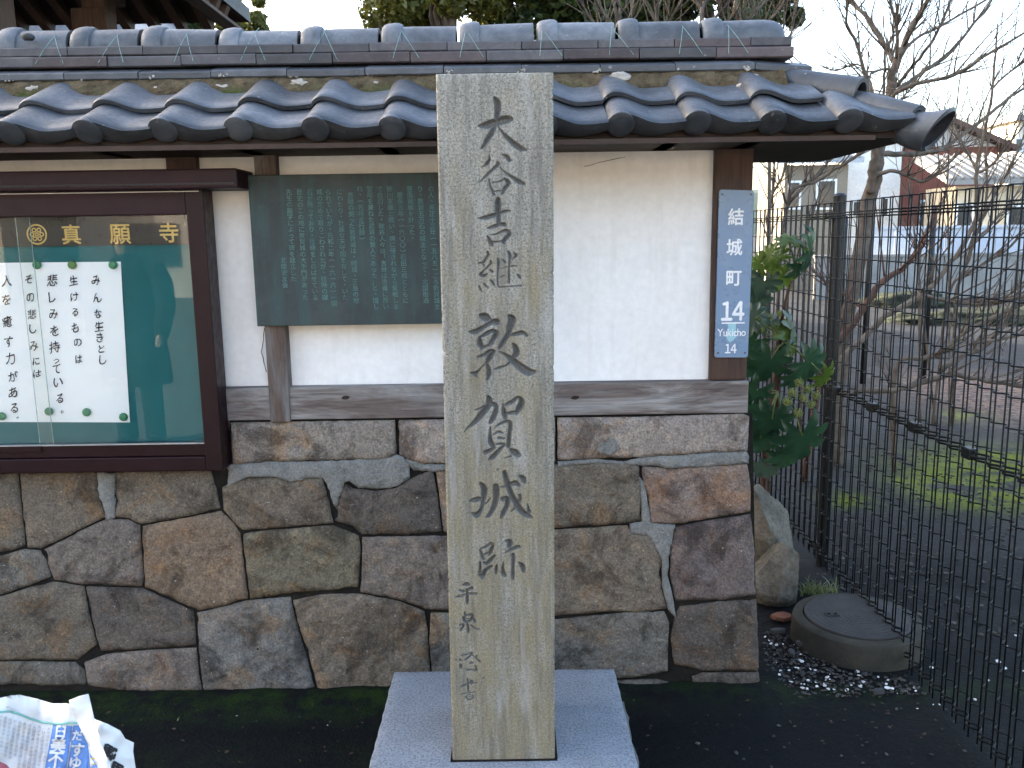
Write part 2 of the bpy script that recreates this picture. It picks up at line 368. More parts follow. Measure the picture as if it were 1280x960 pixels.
def build_ground():
    xs = np.unique(np.concatenate([[-2500, -600, -150, -50, -20, -10], np.arange(-6, 8.01, .1), [10, 13, 20, 50, 150, 600, 2500]]))
    ys = np.unique(np.concatenate([[-2500, -600, -150, -50, -20, -10, -5, -2], np.arange(0, 12.01, .1), np.arange(13, 30, 1.), [40, 80, 200, 600, 2500]]))
    V = []; moss = []; carp = []; ruddy = []
    ms = [(onZ(x, y, 0), r) for x, y, r in ((1235, 603, .42), (1265, 592, .55), (1310, 590, .6), (1140, 600, .12), (1060, 625, .15), (1205, 520, .22), (1190, 622, .22))]
    rs = [(onZ(x, y, 0), r) for x, y, r in ((1270, 500, .9), (1235, 488, .6))]
    for y in ys:
        for x in xs:
            z = 0
            if -6 < x < 8 and 0 < y < 12:
                z = .008 * noise.noise(Vector((x * 1.3, y * 1.3, 0))) + .004 * noise.noise(Vector((x * 5, y * 5, 3)))
                if x < .9: z += .040 * math.exp(-((y - 2.84) / .09) ** 2) * (.6 + .8 * noise.noise(Vector((x * 3, 0, 1))))
            V.append((x, y, z))
            a = math.exp(-((y - 2.77) / .075) ** 2) if x < -.25 else math.exp(-((y - 2.8) / .07) ** 2) * .5
            if x < -.4: a = max(a, (.62 if x > -1.0 else .3) * math.exp(-((y - 2.40) / .13) ** 2) * max(0, min(1, 1.4*noise.noise(Vector((x*2.2, y*3, 9))) + .35)))
            moss.append(a)
            carp.append(min(1, sum(math.exp(-(((x - p.x) / r) ** 2 + ((y - p.y) / r) ** 2)) for p, r in ms)))
            ruddy.append(min(1, sum(math.exp(-(((x - p.x) / r) ** 2 + ((y - p.y) / (r * 1.6)) ** 2)) for p, r in rs)))
    nx = len(xs); fs = [(j*nx+i, j*nx+i+1, (j+1)*nx+i+1, (j+1)*nx+i) for j in range(len(ys)-1) for i in range(nx-1)]
    me = mesh('ground', V, fs, True)
    for nm, a in (('moss', moss), ('carpet', carp), ('ruddy', ruddy)):
        at = me.attributes.new(nm, 'FLOAT', 'POINT'); at.data.foreach_set('value', a)
    tag(link('ground', me, None, MT['ground']), 'dark damp asphalt and bare lot ground with mossy patches', 'ground', kind='structure')
build_ground()

# ================================================================== boundary wall
wall = thing('temple_wall', (-.2, 3.05, 0), 'white plastered temple boundary wall on stone footing with tiled roof', 'wall')
YB, YT, ZT = 2.845, 2.915, .985                 # battered stone face: bottom and top depth
def face_y(z): return YB + (YT - YB) * max(-.2, min(1.05, z / ZT))
def stone_pt(px, py):
    Y = 2.88
    for _ in range(5):
        p = onY(px, py, Y); Y = face_y(p.z)
    return p
stone_polys = [
 # colour, roughness of relief, outline in photo pixels
 ('b', 1, [(-75,590),(20,591),(22,615),(25,640),(29,683),(12,690),(-75,698)]),
 ('t', 1, [(23,591),(118,591),(122,620),(129,648),(100,662),(75,675),(50,686),(33,686),(27,640)]),
 ('b', 1, [(143,591),(262,589),(268,610),(274,636),(240,645),(175,656),(160,649),(143,647)]),
 ('p', 1, [(52,689),(75,678),(100,664),(129,651),(158,651),(173,658),(175,690),(178,725),(176,734),(105,732),(66,726),(58,705)]),
 ('g', 1, [(-75,700),(0,696),(28,688),(48,690),(55,702),(62,722),(40,731),(0,745),(-75,756)]),
 ('o', 1, [(176,659),(240,647),(275,640),(290,655),(299,668),(305,720),(309,750),(270,760),(247,765),(215,750),(180,735),(178,700)]),
 ('b', 1, [(-75,758),(0,747),(40,734),(66,729),(103,735),(108,765),(119,808),(95,826),(40,826),(-75,828)]),
 ('k', 1, [(106,735),(176,737),(205,750),(240,766),(243,790),(243,808),(190,812),(125,815),(115,780)]),
 ('g', 1.4, [(-75,830),(40,829),(92,830),(103,840),(106,858),(60,858),(-75,856)]),
 ('p', 1.4, [(104,830),(130,820),(190,814),(244,812),(247,845),(251,864),(200,866),(140,864),(109,858)]),
 ('w', 1.6, [(245,768),(310,752),(362,748),(368,775),(380,815),(393,864),(340,866),(254,864),(248,820)]),
 ('t', 1, [(277,610),(290,603),(310,598),(345,598),(362,603),(385,600),(402,598),(408,620),(416,655),(380,658),(340,661),(302,664),(288,650),(278,638)]),
 ('k', 1, [(421,632),(430,605),(440,612),(470,615),(495,611),(512,600),(540,588),(546,615),(552,665),(510,669),(452,669),(440,658),(418,652)]),
 ('p', 1, [(545,590),(622,588),(622,665),(560,668),(554,664),(548,615)]),
 ('y', 1, [(302,668),(340,664),(415,658),(448,671),(450,690),(447,735),(400,740),(365,742),(312,750),(308,720)]),
 ('p', 1, [(452,673),(560,671),(623,668),(625,766),(535,763),(500,751),(450,741),(452,700)]),
 ('t', 1.3, [(366,752),(400,745),(450,744),(500,754),(530,766),(534,790),(538,850),(490,866),(397,864),(385,820),(372,780)]),
 ('g', 1, [(538,768),(560,768),(626,769),(628,868),(541,862),(536,800)]),
 ('b', 1, [(697,581),(740,578),(785,579),(799,584),(800,600),(802,652),(760,657),(640,664),(626,664),(625,586)]),
 ('r', 1.2, [(803,584),(840,587),(935,581),(939,610),(940,640),(880,650),(843,657),(813,655),(811,625),(804,605)]),
 ('t', 1, [(627,668),(785,658),(790,668),(813,671),(827,700),(827,735),(834,762),(800,767),(770,765),(629,776)]),
 ('m', 1, [(843,661),(880,653),(940,644),(944,690),(945,745),(900,751),(845,752),(838,720),(839,690)]),
 ('g', 1, [(630,780),(697,776),(780,768),(831,766),(837,780),(835,840),(800,848),(770,849),(632,858)]),
 ('k', 1, [(844,772),(850,760),(900,754),(946,751),(950,830),(948,840),(880,840),(843,832),(839,800)]),
 ('g', 1.3, [(632,862),(772,853),(820,851),(850,858),(862,868),(860,880),(632,884)]),
 ('k', 1, [(866,848),(880,843),(950,843),(951,874),(868,878)]),
]
scol = {'b': (.140,.118,.092), 't': (.152,.124,.094), 'p': (.160,.134,.114), 'g': (.135,.122,.104), 'o': (.175,.130,.092), 'k': (.100,.085,.072),
        'w': (.155,.148,.138), 'y': (.158,.136,.096), 'r': (.205,.155,.128), 'm': (.150,.120,.110), 'c': (.235,.205,.175), 'cr': (.275,.232,.200)}
def resample(poly, step):
    out = []
    n = len(poly)
    for i in range(n):
        a, b = poly[i], poly[(i+1) % n]; L = (b - a).length; k = max(1, int(round(L / step)))
        for j in range(k): out.append(a + (b - a) * (j / k))
    return out
def make_stone(name, poly2, yfun, rough, seed, mat, parent, depth=.16, jag=1.0, proud=.0, step=.011, edge=.0065, lim=None):
    """poly2: outline in (x, z) metres. A rough dressed face with worn edges and sides running back into the wall."""
    c = sum(poly2, Vector((0, 0))) / len(poly2)
    pts = resample(poly2, step * 1.2); o = Vector((seed * 3.17, seed * 1.7, seed * .9)); P = []
    for p in pts:
        d = (c - p); d.normalize()
        q = p + d * (.0003 + .0026 * jag * (noise.noise(Vector((p.x*38, p.y*38, seed))) + .4 * noise.noise(Vector((p.x*110, p.y*110, seed)))))
        P.append(q)
    nb = len(P); xs = [p.x for p in P]; zs = [p.y for p in P]
    Pn = np.array([(p.x, p.y) for p in P]); A = Pn; B = np.roll(Pn, -1, 0)
    gx, gz = np.meshgrid(np.arange(min(xs), max(xs), step), np.arange(min(zs), max(zs), step))
    G = np.stack([gx.ravel(), gz.ravel()], 1); G = G + np.random.default_rng(seed).uniform(-.3, .3, G.shape) * step
    # inside test + distance
    x, z = G[:, 0:1], G[:, 1:2]
    cond = ((A[None, :, 1] > z) != (B[None, :, 1] > z)) & (x < (B[None, :, 0] - A[None, :, 0]) * (z - A[None, :, 1]) / (B[None, :, 1] - A[None, :, 1] + 1e-12) + A[None, :, 0])
    ins = cond.sum(1) % 2 == 1
    AB = B - A; t = np.clip(((G[:, None, :] - A[None]) * AB[None]).sum(2) / ((AB ** 2).sum(1)[None] + 1e-12), 0, 1)
    D = np.sqrt((((A[None] + t[..., None] * AB[None]) - G[:, None, :]) ** 2).sum(2)).min(1)
    keep = ins & (D > step * .55); G = G[keep]; D = D[keep]
    v2 = [Vector(p) for p in P] + [Vector((float(a), float(b))) for a, b in G]
    es = [(i, (i+1) % nb) for i in range(nb)]
    r = delaunay_2d_cdt(v2, es, [], 1, 1e-6)
    V = []
    for i, p in enumerate(r[0]):
        d = 0 if i < nb else float(D[i-nb]) if i - nb < len(D) else 0
        ed_ = edge * (.35 + 1.5*max(0, .5 + noise.noise(Vector((p.x*16, p.y*16, 7)) + o)))
        ch = max(0, noise.noise(Vector((p.x*21, p.y*21, 3)) + o) - .12) * math.exp(-d/.014) * .022
        h = -ch + edge * .85 * (1 - math.exp(-d / ed_))
        w = 1 - math.exp(-d / .02)
        nn = fbm(Vector((p.x*9, p.y*9, 0)) + o, 3) * .0105 + abs(noise.noise(Vector((p.x*27, p.y*27, 0)) + o)) * .0075 + fbm(Vector((p.x*70, p.y*70, 0)) + o, 3) * .0036
        V.append(Vector((p.x, yfun(p.y) + .0085 - proud - h - rough * nn * (.25 + .75 * w), p.y)))
    fs = [tuple(f) for f in r[2]]
    n0 = len(V)
    for i in range(nb): V.append(Vector((V[i].x, yfun(V[i].z) + depth, V[i].z)))
    for i in range(nb):
        j = (i+1) % nb; fs.append((i, j, n0 + j, n0 + i))
    bm = bmesh.new(); bm.from_mesh(mesh('t', V, fs)); bmesh.ops.recalc_face_normals(bm, faces=bm.faces[:])
    me = bmmesh(name, bm, True)
    if len(me.polygons):
        # normals must face the street
        yn = sum(p.normal.y * p.area for p in me.polygons[:max(1, len(r[2]))])
        if yn > 0: me.flip_normals()
    return link(name, me, parent, mat)
def px2stone(poly): 
    return [Vector((p.x, p.z)) for p in (stone_pt(x, y) for x, y in poly)]
k = 0
for colr, rough, poly in stone_polys:
    k += 1
    o = make_stone('stone', px2stone(poly), face_y, rough, k, MT['stone'], wall)
    c = scol[colr]; j = random.uniform(.9, 1.1); o.color = (c[0]*j, c[1]*j, c[2]*j, 1)
# the footing goes on to the left, past the notice board
for shift in (-318, -636):
    for colr, rough, poly in stone_polys[:12]:
        k += 1
        if min(x for x, y in poly) < 0 or max(x for x, y in poly) + shift > -72: continue
        o = make_stone('stone', px2stone([(x + shift, y) for x, y in poly]), face_y, rough, k, MT['stone'], wall, step=.025)
        c = scol[colr]; o.color = (*c, 1)
# squared top course
caps = [('c', [(-300,533),(120,530),(120,588),(-300,590)]), ('c', [(123,530),(285,528),(286,586),(123,588)]), ('c', [(288,529),(493,526),(495,568),(480,575),(340,577),(290,581)]),
        ('cr', [(498,526),(560,525),(694,523),(694,577),(640,580),(530,580),(510,575),(499,568)]),
        ('cr', [(697,523),(800,522),(930,518),(937,521),(935,564),(870,567),(800,572),(745,574),(697,576)])]
for colr, poly in caps:
    k += 1
    o = make_stone('capping_stone', px2stone(poly), face_y, .7, k, MT['stone'], wall, proud=.004); o.color = (*scol[colr], 1)
# earth and rubble core seen in the joints
MBc = MB()
zb, zt = -.05, ZT - .004
MBc.add([(-4.5, face_y(zb)+.016, zb), (.865, face_y(zb)+.016, zb), (.835, face_y(zt)+.016, zt), (-4.5, face_y(zt)+.016, zt),
         (-4.5, 3.28, zb), (.865, 3.28, zb), (.835, 3.25, zt), (-4.5, 3.25, zt)],
        [(0,1,2,3),(5,4,7,6),(1,5,6,2),(4,0,3,7),(3,2,6,7),(4,5,1,0)])
MBc.build('rubble_core', MT['joint'], wall)
# cement repairs
cem = [[(284,582),(340,578),(400,578),(480,573),(495,569),(503,572),(512,582),(511,598),(497,609),(472,613),(448,611),(438,602),(430,604),(424,622),(420,640),(414,626),(409,606),(402,598),(385,600),(362,603),(345,597),(310,597),(284,610)],
       [(120,592),(142,592),(142,648),(131,650),(123,622)],
       [(775,580),(800,573),(870,568),(935,565),(936,580),(880,584),(840,586),(803,583)],
       [(799,597),(806,604),(812,640),(814,655),(844,658),(838,690),(836,722),(842,750),(845,772),(836,764),(828,735),(828,702),(812,671),(788,668),(788,656),(803,654),(801,620)],
       [(697,578),(745,575),(778,578),(783,582),(745,580),(697,584)],
       [(505,574),(530,580),(556,582),(556,589),(540,590),(515,590),(511,582)]]
for poly in cem:
    k += 1
    make_stone('cement_repair', px2stone(poly), face_y, .5, k, MT['cement'], wall, depth=.08, jag=3.2, proud=.0035, step=.008, edge=.004)
k += 1
make_stone('cement_patch', px2stone([(759 + 14*math.cos(a)*(1+.12*math.sin(3*a)), 555 + 15*math.sin(a)) for a in np.linspace(0, 2*math.pi, 15)[:-1]]), face_y, .3, k, MT['cement'], wall, depth=.04, proud=.013, step=.006, edge=.005)

# timber sill, posts and plaster
YS = 2.915
zs0, zs1 = .985, 1.098
def timber(name, a, b, mat, parent, bevel=.004): return box(name, a, b, mat, parent, bevel)
xr = .815
timber('sill_beam', (-4.5, YS, zs0), (pxw(556, YS), 3.24, zs1), MT['sill'], wall)
timber('sill_beam', (pxw(556, YS)+.002, YS + .002, zs0), (xr, 3.24, zs1 - .001), MT['sill'], wall)
YP = 2.955
def plaster_panel(x0, x1, z0, z1):
    nx, nz = int((x1-x0)/.02)+2, int((z1-z0)/.02)+2
    V = []; fs = []
    for j in range(nz):
        for i in range(nx):
            x = x0+(x1-x0)*i/(nx-1); z = z0+(z1-z0)*j/(nz-1)
            V.append((x, YP - .0035*fbm(Vector((x*3, z*3, 2)), 4) - .0008*noise.noise(Vector((x*40, z*40, 0))), z))
    for j in range(nz-1):
        for i in range(nx-1): fs.append((j*nx+i, j*nx+i+1, (j+1)*nx+i+1, (j+1)*nx+i))
    n0 = len(V); V += [(x0, 3.2, z0), (x1, 3.2, z0), (x1, 3.2, z1), (x0, 3.2, z1)]
    fs.append((n0+3, n0+2, n0+1, n0)); fs.append((nx-1, n0+1, n0+2, nz*nx-1)); fs.append((0, (nz-1)*nx, n0+3, n0))
    link('plaster_panel', mesh('plaster_panel', V, fs, True), wall, MT['plaster'])
plaster_panel(-4.5, -1.06, zs1+.001, 1.95)
plaster_panel(-1.058, -.785, zs1+.001, 1.95)
plaster_panel(-.783, xr - .13, zs1+.001, 1.95)
a = onY(897, 180, 2.93); b_ = onY(945, 180, 2.93)
xpost0, xpost1 = onY(887, 474, 2.93).x, onY(933, 474, 2.93).x
timber('post', (xpost0, 2.925, zs1+.001), (xpost1, 3.23, 1.95), MT['post'], wall, .006)
xm0, xm1 = onY(334, 470, 2.905).x, onY(362, 470, 2.905).x
timber('post', (xm0, 2.905, zs0 - .006), (xm1-.006, 2.985, 1.95), MT['post_grey'], wall, .005)
x0, x1 = pxw(214, 2.92), pxw(252, 2.92)
timber('post', (x0, 2.925, zs1+.001), (x1, 3.2, 1.95), MT['post'], wall, .004)
timber('vent_block', (pxw(266, 2.93), 2.945, 1.872), (pxw(299, 2.93), 2.99, 1.93), MT['dkwood'], wall, .003)
for px_, py_ in ((432, 497), (719, 497), (590, 505)):
    p_ = onY(px_, py_, YS - .0005); m = MB(); m.add([p_ + Vector((.014*math.cos(a)*(1+.2*math.sin(2*a)), 0, .007*math.sin(a))) for a in np.linspace(0, 2*math.pi, 17)[:-1]], [tuple(range(16))]); m.build('knot', MT['dkwood'], wall)
# hairline cracks in the plaster
def crack(pts, w=.0012):
    m = MB(); P = [onY(x, y, YP - .003) for x, y in pts]; Q = []
    for i in range(len(P)-1):
        for t in np.linspace(0, 1, 5)[:-1]:
            p = P[i].lerp(P[i+1], float(t)); Q.append(p + Vector((random.uniform(-.002, .002), 0, random.uniform(-.001, .001))))
    Q.append(P[-1]); m.tube(Q, [w*random.uniform(.5, 1.2) for _ in Q], 4); m.build('plaster_crack', MT['joint'], wall)
crack([(331,410),(327,440),(333,465)]); crack([(731,208),(750,203),(782,196)], .0008)
# eave underside
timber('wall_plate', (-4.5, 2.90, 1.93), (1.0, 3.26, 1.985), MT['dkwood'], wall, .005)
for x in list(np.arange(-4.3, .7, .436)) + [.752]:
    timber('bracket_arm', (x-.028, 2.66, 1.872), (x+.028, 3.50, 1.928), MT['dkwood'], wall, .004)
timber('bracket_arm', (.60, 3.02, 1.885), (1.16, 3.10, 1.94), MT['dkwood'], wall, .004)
# ================================================================== tiled roof of the wall
SL = R(22); TP = .218; YE = 2.60; ZE = 1.927; YR = 3.08
XD = [pxw(26, YE) + 0, pxw(1056, YE)]
TP = (XD[1] - XD[0]) / 11
XH, YH = 1.285, YE                                # hip corner
XL = -4.3
def surf(Y): return ZE + (min(Y, 2*YR - Y) - YE) * math.tan(SL)
roof_v = []
d = .045
zr = 2.10
V = [(XL, YE+.05, ZE-.055), (XH-.05, YE+.05, ZE-.055), (XH-.05, 2*YR-YE-.05, ZE-.055), (XL, 2*YR-YE-.05, ZE-.055),
     (XL, YE+.06, surf(YE+.06)-d), (XH-.06, YE+.06, surf(YE+.06)-d), (XH-.06, 2*YR-YE-.06, surf(YE+.06)-d), (XL, 2*YR-YE-.06, surf(YE+.06)-d),
     (XL, YR-.06, zr), (.86, YR-.06, zr), (.86, YR+.06, zr), (XL, YR+.06, zr)]
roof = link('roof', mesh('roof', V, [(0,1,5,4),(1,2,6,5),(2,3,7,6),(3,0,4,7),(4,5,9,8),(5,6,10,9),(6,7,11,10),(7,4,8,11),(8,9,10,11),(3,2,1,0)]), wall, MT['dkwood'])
box('eave_board', (XL, YE+.028, ZE-.062), (XH-.20, YE+.048, ZE-.048), simple('reddish_eave_board', (.050,.027,.018), None, 9, .7), roof)
def prof(x):
    r = .042
    if x <= 0: return -.012 + math.sqrt(max(0, r*r - x*x)) * 1.0
    if x < .115: return .030 * .5 * (1 + math.cos(math.pi * x / .115)) 
    return .010 * ((x - .115) / .10) ** 2
def tile_mesh(name, length, eave, t=.017, clip=None, wl=0):
    xs = [-.042, -.040, -.034, -.026, -.016, -.006, .006] + list(np.linspace(.018, .115, 10)) + list(np.linspace(.13, TP - .036, 6))
    ys = [0, .006, length * .33, length * .66, length]
    bm = bmesh.new(); n = len(xs); top = []; bot = []
    for j, y in enumerate(ys):
        for x in xs:
            z = prof(x); rnd = -.004 if j == 0 else 0
            top.append(bm.verts.new((x, y, z + rnd)))
    for y in (0.004, length):
        for x in xs: bot.append(bm.verts.new((x * .985, y, prof(x) - t)))
    for j in range(len(ys)-1):
        for i in range(n-1): bm.faces.new((top[j*n+i], top[j*n+i+1], top[(j+1)*n+i+1], top[(j+1)*n+i]))
    for i in range(n-1):
        bm.faces.new((bot[i], bot[n+i], bot[n+i+1], bot[i+1])); bm.faces.new((top[i], bot[i], bot[i+1], top[i+1]))
        bm.faces.new((top[(len(ys)-1)*n+i+1], bot[n+i+1], bot[n+i], top[(len(ys)-1)*n+i]))
    bm.faces.new([top[j*n] for j in range(len(ys))] + [bot[n], bot[0]]); bm.faces.new([top[j*n+n-1] for j in reversed(range(len(ys)))] + [bot[n-1], bot[2*n-1]])
    if eave:
        # hanging lip between the round ends
        L = []
        for x in [p for p in xs if p > -.01]:
            zb = -.034 - .018 * math.sin(math.pi * min(1, max(0, (x + .01) / (TP - .03))))
            zt = prof(x) - .003
            L.append([bm.verts.new((x, yy, zz)) for yy, zz in ((-.003, zt), (-.008, zt - .004), (-.008 + .5*(zt - .004 - zb), zb + .005), (-.002 + .5*(zt - zb), zb), (.016 + .5*(zt - zb), zb), (.022, zt - .016))])
        for i in range(len(L)-1):
            for q in range(6): bm.faces.new((L[i][q], L[i][(q+1) % 6], L[i+1][(q+1) % 6], L[i+1][q]))
        bm.faces.new(L[0]); bm.faces.new(list(reversed(L[-1])))
        # round end
        m = 22; r = .0425; rings = []
        for yy, rr in ((.06, r*.96), (-.010, r), (-.016, r*.965), (-.018, r*.90), (-.020, r*.5)):
            rings.append([bm.verts.new((rr*math.cos(2*math.pi*q/m) - .002, yy - .45*(rr*math.sin(2*math.pi*q/m) - .042), rr*math.sin(2*math.pi*q/m) - .0125)) for q in range(m)])
        for a in range(len(rings)-1):
            for q in range(m): bm.faces.new((rings[a][q], rings[a][(q+1) % m], rings[a+1][(q+1) % m], rings[a+1][q]))
        bm.faces.new(rings[-1]); bm.faces.new(list(reversed(rings[0])))
    bmesh.ops.recalc_face_normals(bm, faces=bm.faces[:])
    if clip is not None:
        M, co, no = clip
        bm.transform(M)
        g = bm.verts[:] + bm.edges[:] + bm.faces[:]
        r_ = bmesh.ops.bisect_plane(bm, geom=g, plane_co=co, plane_no=no, clear_outer=True)
        bmesh.ops.holes_fill(bm, edges=[e for e in bm.edges if e.is_boundary], sides=0)
        bm.transform(M.inverted())
    me = bmmesh(name, bm, True)
    me.set_sharp_from_angle(angle=R(38)); return me
M_e = tile_mesh('eave_tile', .20, True); M_f = tile_mesh('field_tile', .22, False)
TV = 0
def jig(s=1): return Matrix.Rotation(R(random.uniform(-.7, .7))*s, 4, 'Y') @ Matrix.Rotation(R(random.uniform(-.8, .8))*s, 4, 'Z') @ Matrix.Translation((random.uniform(-.003, .003), random.uniform(-.004, .004), random.uniform(-.0015, .0015)))
def place(name, me, M, mat='tile'):
    o = link(name, me, roof, MT[mat]); o.matrix_basis = M; return o
hipn = Vector((1, 1, 0)).normalized(); hipp = Vector((XH, YH, 0))   # keep y <= hip line
slope = Matrix.Rotation(SL, 4, 'X')
n0 = int((XD[0] - XL) / TP)
for i in range(-n0, 12):
    x = XD[0] + i * TP
    base = Matrix.Translation((x, YE, ZE)) @ slope
    Me = base @ jig(); up = .150
    Mf = Matrix.Translation((x, YE, ZE)) @ slope @ Matrix.Translation((0, up, .0205)) @ jig()
    Mg = Matrix.Translation((x, YE, ZE)) @ slope @ Matrix.Translation((0, up + .15, .041)) @ jig()
    if i >= 9:
        place('eave_tile', tile_mesh('eave_tile', .20, True, clip=(Me, hipp + Vector((.0, 0, 0)), hipn)), Me)
        if i < 11:
            place('field_tile', tile_mesh('field_tile', .22, False, clip=(Mf, hipp + Vector((-.03, -.03, 0)), hipn)), Mf)
    else:
        place('eave_tile', M_e, Me); place('field_tile', M_f, Mf)
# far slope and the hipped end: only their eaves show, from below
for i in range(0, 9):
    x = XD[0] + (i + 4) * TP
    if x > XH - .1: continue
    Me = Matrix.Translation((x + .14, 2*YR - YE, ZE)) @ Matrix.Rotation(math.pi, 4, 'Z') @ slope @ jig()
    place('eave_tile', M_e, Me)
for i in range(4):
    Me = Matrix.Translation((XH, YE + .16 + i * .215, ZE)) @ Matrix.Rotation(math.pi/2, 4, 'Z') @ slope @ jig()
    a = tile_mesh('eave_tile', .20, True, clip=(Me, hipp + Vector((.01, .01, 0)), -hipn)) if i == 0 else M_e
    place('eave_tile', a, Me)
    if i in (1, 2): place('field_tile', M_f, Matrix.Translation((XH, YE + .16 + i*.215, ZE)) @ Matrix.Rotation(math.pi/2, 4, 'Z') @ slope @ Matrix.Translation((0, .15, .02)))
# half-round barrel helper along a path
def barrel(name, pts, rads, mat, thick=.014, n=14, span=(-8, 188), flat=1.0, upv_=Vector((0,0,1)), shear=None):
    bm = bmesh.new(); pts = [Vector(p) for p in pts]; ro = []; ri = []
    for i, p in enumerate(pts):
        t = (pts[min(i+1, len(pts)-1)] - pts[max(i-1, 0)]).normalized(); s = t.cross(upv_).normalized(); u = s.cross(t).normalized()
        r = rads[i]; sh = shear[i] if shear else 0; A = [R(span[0] + (span[1]-span[0])*k/(n-1)) for k in range(n)]
        ro.append([bm.verts.new(p + s*math.cos(a)*r + u*math.sin(a)*r*flat + t*math.sin(a)*r*sh) for a in A])
        ri.append([bm.verts.new(p + s*math.cos(a)*(r-thick) + u*math.sin(a)*(r-thick)*flat + t*math.sin(a)*r*sh) for a in A])
    for i in range(len(pts)-1):
        for k in range(n-1):
            bm.faces.new((ro[i][k], ro[i][k+1], ro[i+1][k+1], ro[i+1][k])); bm.faces.new((ri[i][k], ri[i+1][k], ri[i+1][k+1], ri[i][k+1]))
        bm.faces.new((ro[i][0], ro[i+1][0], ri[i+1][0], ri[i][0])); bm.faces.new((ro[i][-1], ri[i][-1], ri[i+1][-1], ro[i+1][-1]))
    for i in (0, len(pts)-1):
        for k in range(n-1): bm.faces.new((ro[i][k], ri[i][k], ri[i][k+1], ro[i][k+1]))
    bmesh.ops.recalc_face_normals(bm, faces=bm.faces[:])
    me = bmmesh(name, bm, True); me.set_sharp_from_angle(angle=R(45))
    return link(name, me, roof, MT[mat])
# hip: two barrel tiles and the flared corner piece
def hp(t, dz): return Vector((.875 + (XH - .875)*t, 2.985 + (YE - 2.985)*t, 2.105 + (ZE + .012 - 2.105)*t + dz))
def hq(px, py, Y): return onY(px, py, Y)
barrel('hip_barrel_tile', [hq(966, 103, 3.0), hq(1020, 110, 2.90), hq(1076, 118, 2.80)], [.052, .050, .051], 'tile', span=(-15, 195))
barrel('hip_barrel_tile', [hq(1052, 124, 2.84), hq(1085, 131, 2.77), hq(1115, 140, 2.71), hq(1145, 150, 2.65)], [.034, .036, .040, .044], 'tile', span=(-25, 205))
barrel('corner_end_tile', [hq(1122, 156, 2.70), hq(1138, 161, 2.665), hq(1152, 164, 2.635), hq(1164, 164, 2.615), hq(1173, 162, 2.60)], [.048, .055, .060, .060, .056], 'tile', .012, 24, (-75, 255), .95, shear=[.0, .1, .3, .55, .85])
# mud bedding along the top of the field tiles
def mudstrip():
    nx, nv = 620, 12; x0, x1 = XL, .90; V = []; fs = []; mo = []
    for j in range(nv):
        v = j/(nv-1)
        for i in range(nx):
            x = x0 + (x1-x0)*i/(nx-1)
            ph = ((x - XD[0]) / TP) % 1.0
            Y = 2.875 + .06*v - .010*noise.noise(Vector((x*14, v*2, 0))) - .008*noise.noise(Vector((x*45, v*6, 5))) - .02*math.sin(math.pi*v)*.5
            z = 2.045 + .078*v + (1-v)*.008*noise.noise(Vector((x*20, 0, 3)))
            V.append((x, Y, z)); mo.append(max(0, 1 - v*1.5) * (1 if .30 < ph < .95 else .5))
    for j in range(nv-1):
        for i in range(nx-1): fs.append((j*nx+i, j*nx+i+1, (j+1)*nx+i+1, (j+1)*nx+i))
    me = mesh('mud_bed', V, fs, True); at = me.attributes.new('moss', 'FLOAT', 'POINT'); at.data.foreach_set('value', mo)
    link('mud_bed', me, roof, MT['mud'])
    m = MB(); m.box((XL, 2.935, 2.03), (.90, 3.225, 2.117)); m.build('mud_core', MT['joint'], roof)
mudstrip()
def blob(name, p, sx, sy, sz, mat, parent, seed, sub=2, amp=.35):
    bm = bmesh.new(); bmesh.ops.create_icosphere(bm, subdivisions=sub, radius=1)
    for v in bm.verts:
        k = 1 + amp*noise.noise(v.co*1.6 + Vector((seed, seed*.7, 0))); v.co = Vector((v.co.x*sx*k, v.co.y*sy*k, v.co.z*sz*k)) 
    bm.transform(Matrix.Translation(p)); return link(name, bmmesh(name, bm, True), parent, mat)
for q, (px, py, w) in enumerate([(42,113,9),(195,115,9),(277,110,8),(374,104,9),(470,103,3),(25,117,4),(775,98,13),(943,97,6)]):
    p = onY(px, py, 2.902); blob('lime_patch', p, w*.0024, .004, w*.0014, MT['limeplaster'], roof, q, 3, .9)
# grey mortar plug by the hip
blob('mortar_plug', onY(985, 122, 2.86), .045, .03, .024, MT['concrete'], roof, 50, 3, .3)
blob('lime_patch', onY(930, 108, 2.865), .026, .012, .010, MT['limeplaster'], roof, 51)
# flat ridge courses
def noshi(joints, yf, z0, z1, bevelz, mats, tip=None):
    for i in range(len(joints)-1):
        a = pxw(joints[i], yf) + .0015; b = pxw(joints[i+1], yf) - .0015
        e = random.uniform(-.0015, .0015); yo = random.uniform(-.003, .003)
        x = [a, b]; last = i == len(joints)-2
        hw = YR - yf
        prof_ = [(-hw+.004, z0), (-hw, z0+.004), (-hw, z0+bevelz), (-hw+.003, z0+bevelz+.004), (-hw*.55, z1+.004), (hw*.55, z1+.004), (hw, z0+bevelz), (hw, z0+.002)]
        V = [(xx, YR + yy + yo*(yy < 0), zz + e) for xx in x for yy, zz in prof_]; n = len(prof_)
        if last and tip:
            for q in range(n): 
                yy = prof_[q][0]; V[n+q] = (b - (abs(yy)/hw if tip < 0 else 1-abs(yy)/hw)*abs(tip)*0, YR + yy*.92, prof_[q][1] - .012*(1 if tip else 0))
        fs = [(q, (q+1) % n, n+(q+1) % n, n+q) for q in range(n)] + [tuple(reversed(range(n))), tuple(range(n, 2*n))]
        bm = bmesh.new(); bm.from_mesh(mesh('t', V, fs)); bmesh.ops.recalc_face_normals(bm, faces=bm.faces[:])
        link('ridge_flat_tile', bmmesh('ridge_flat_tile', bm), roof, MT[random.choice(mats)])
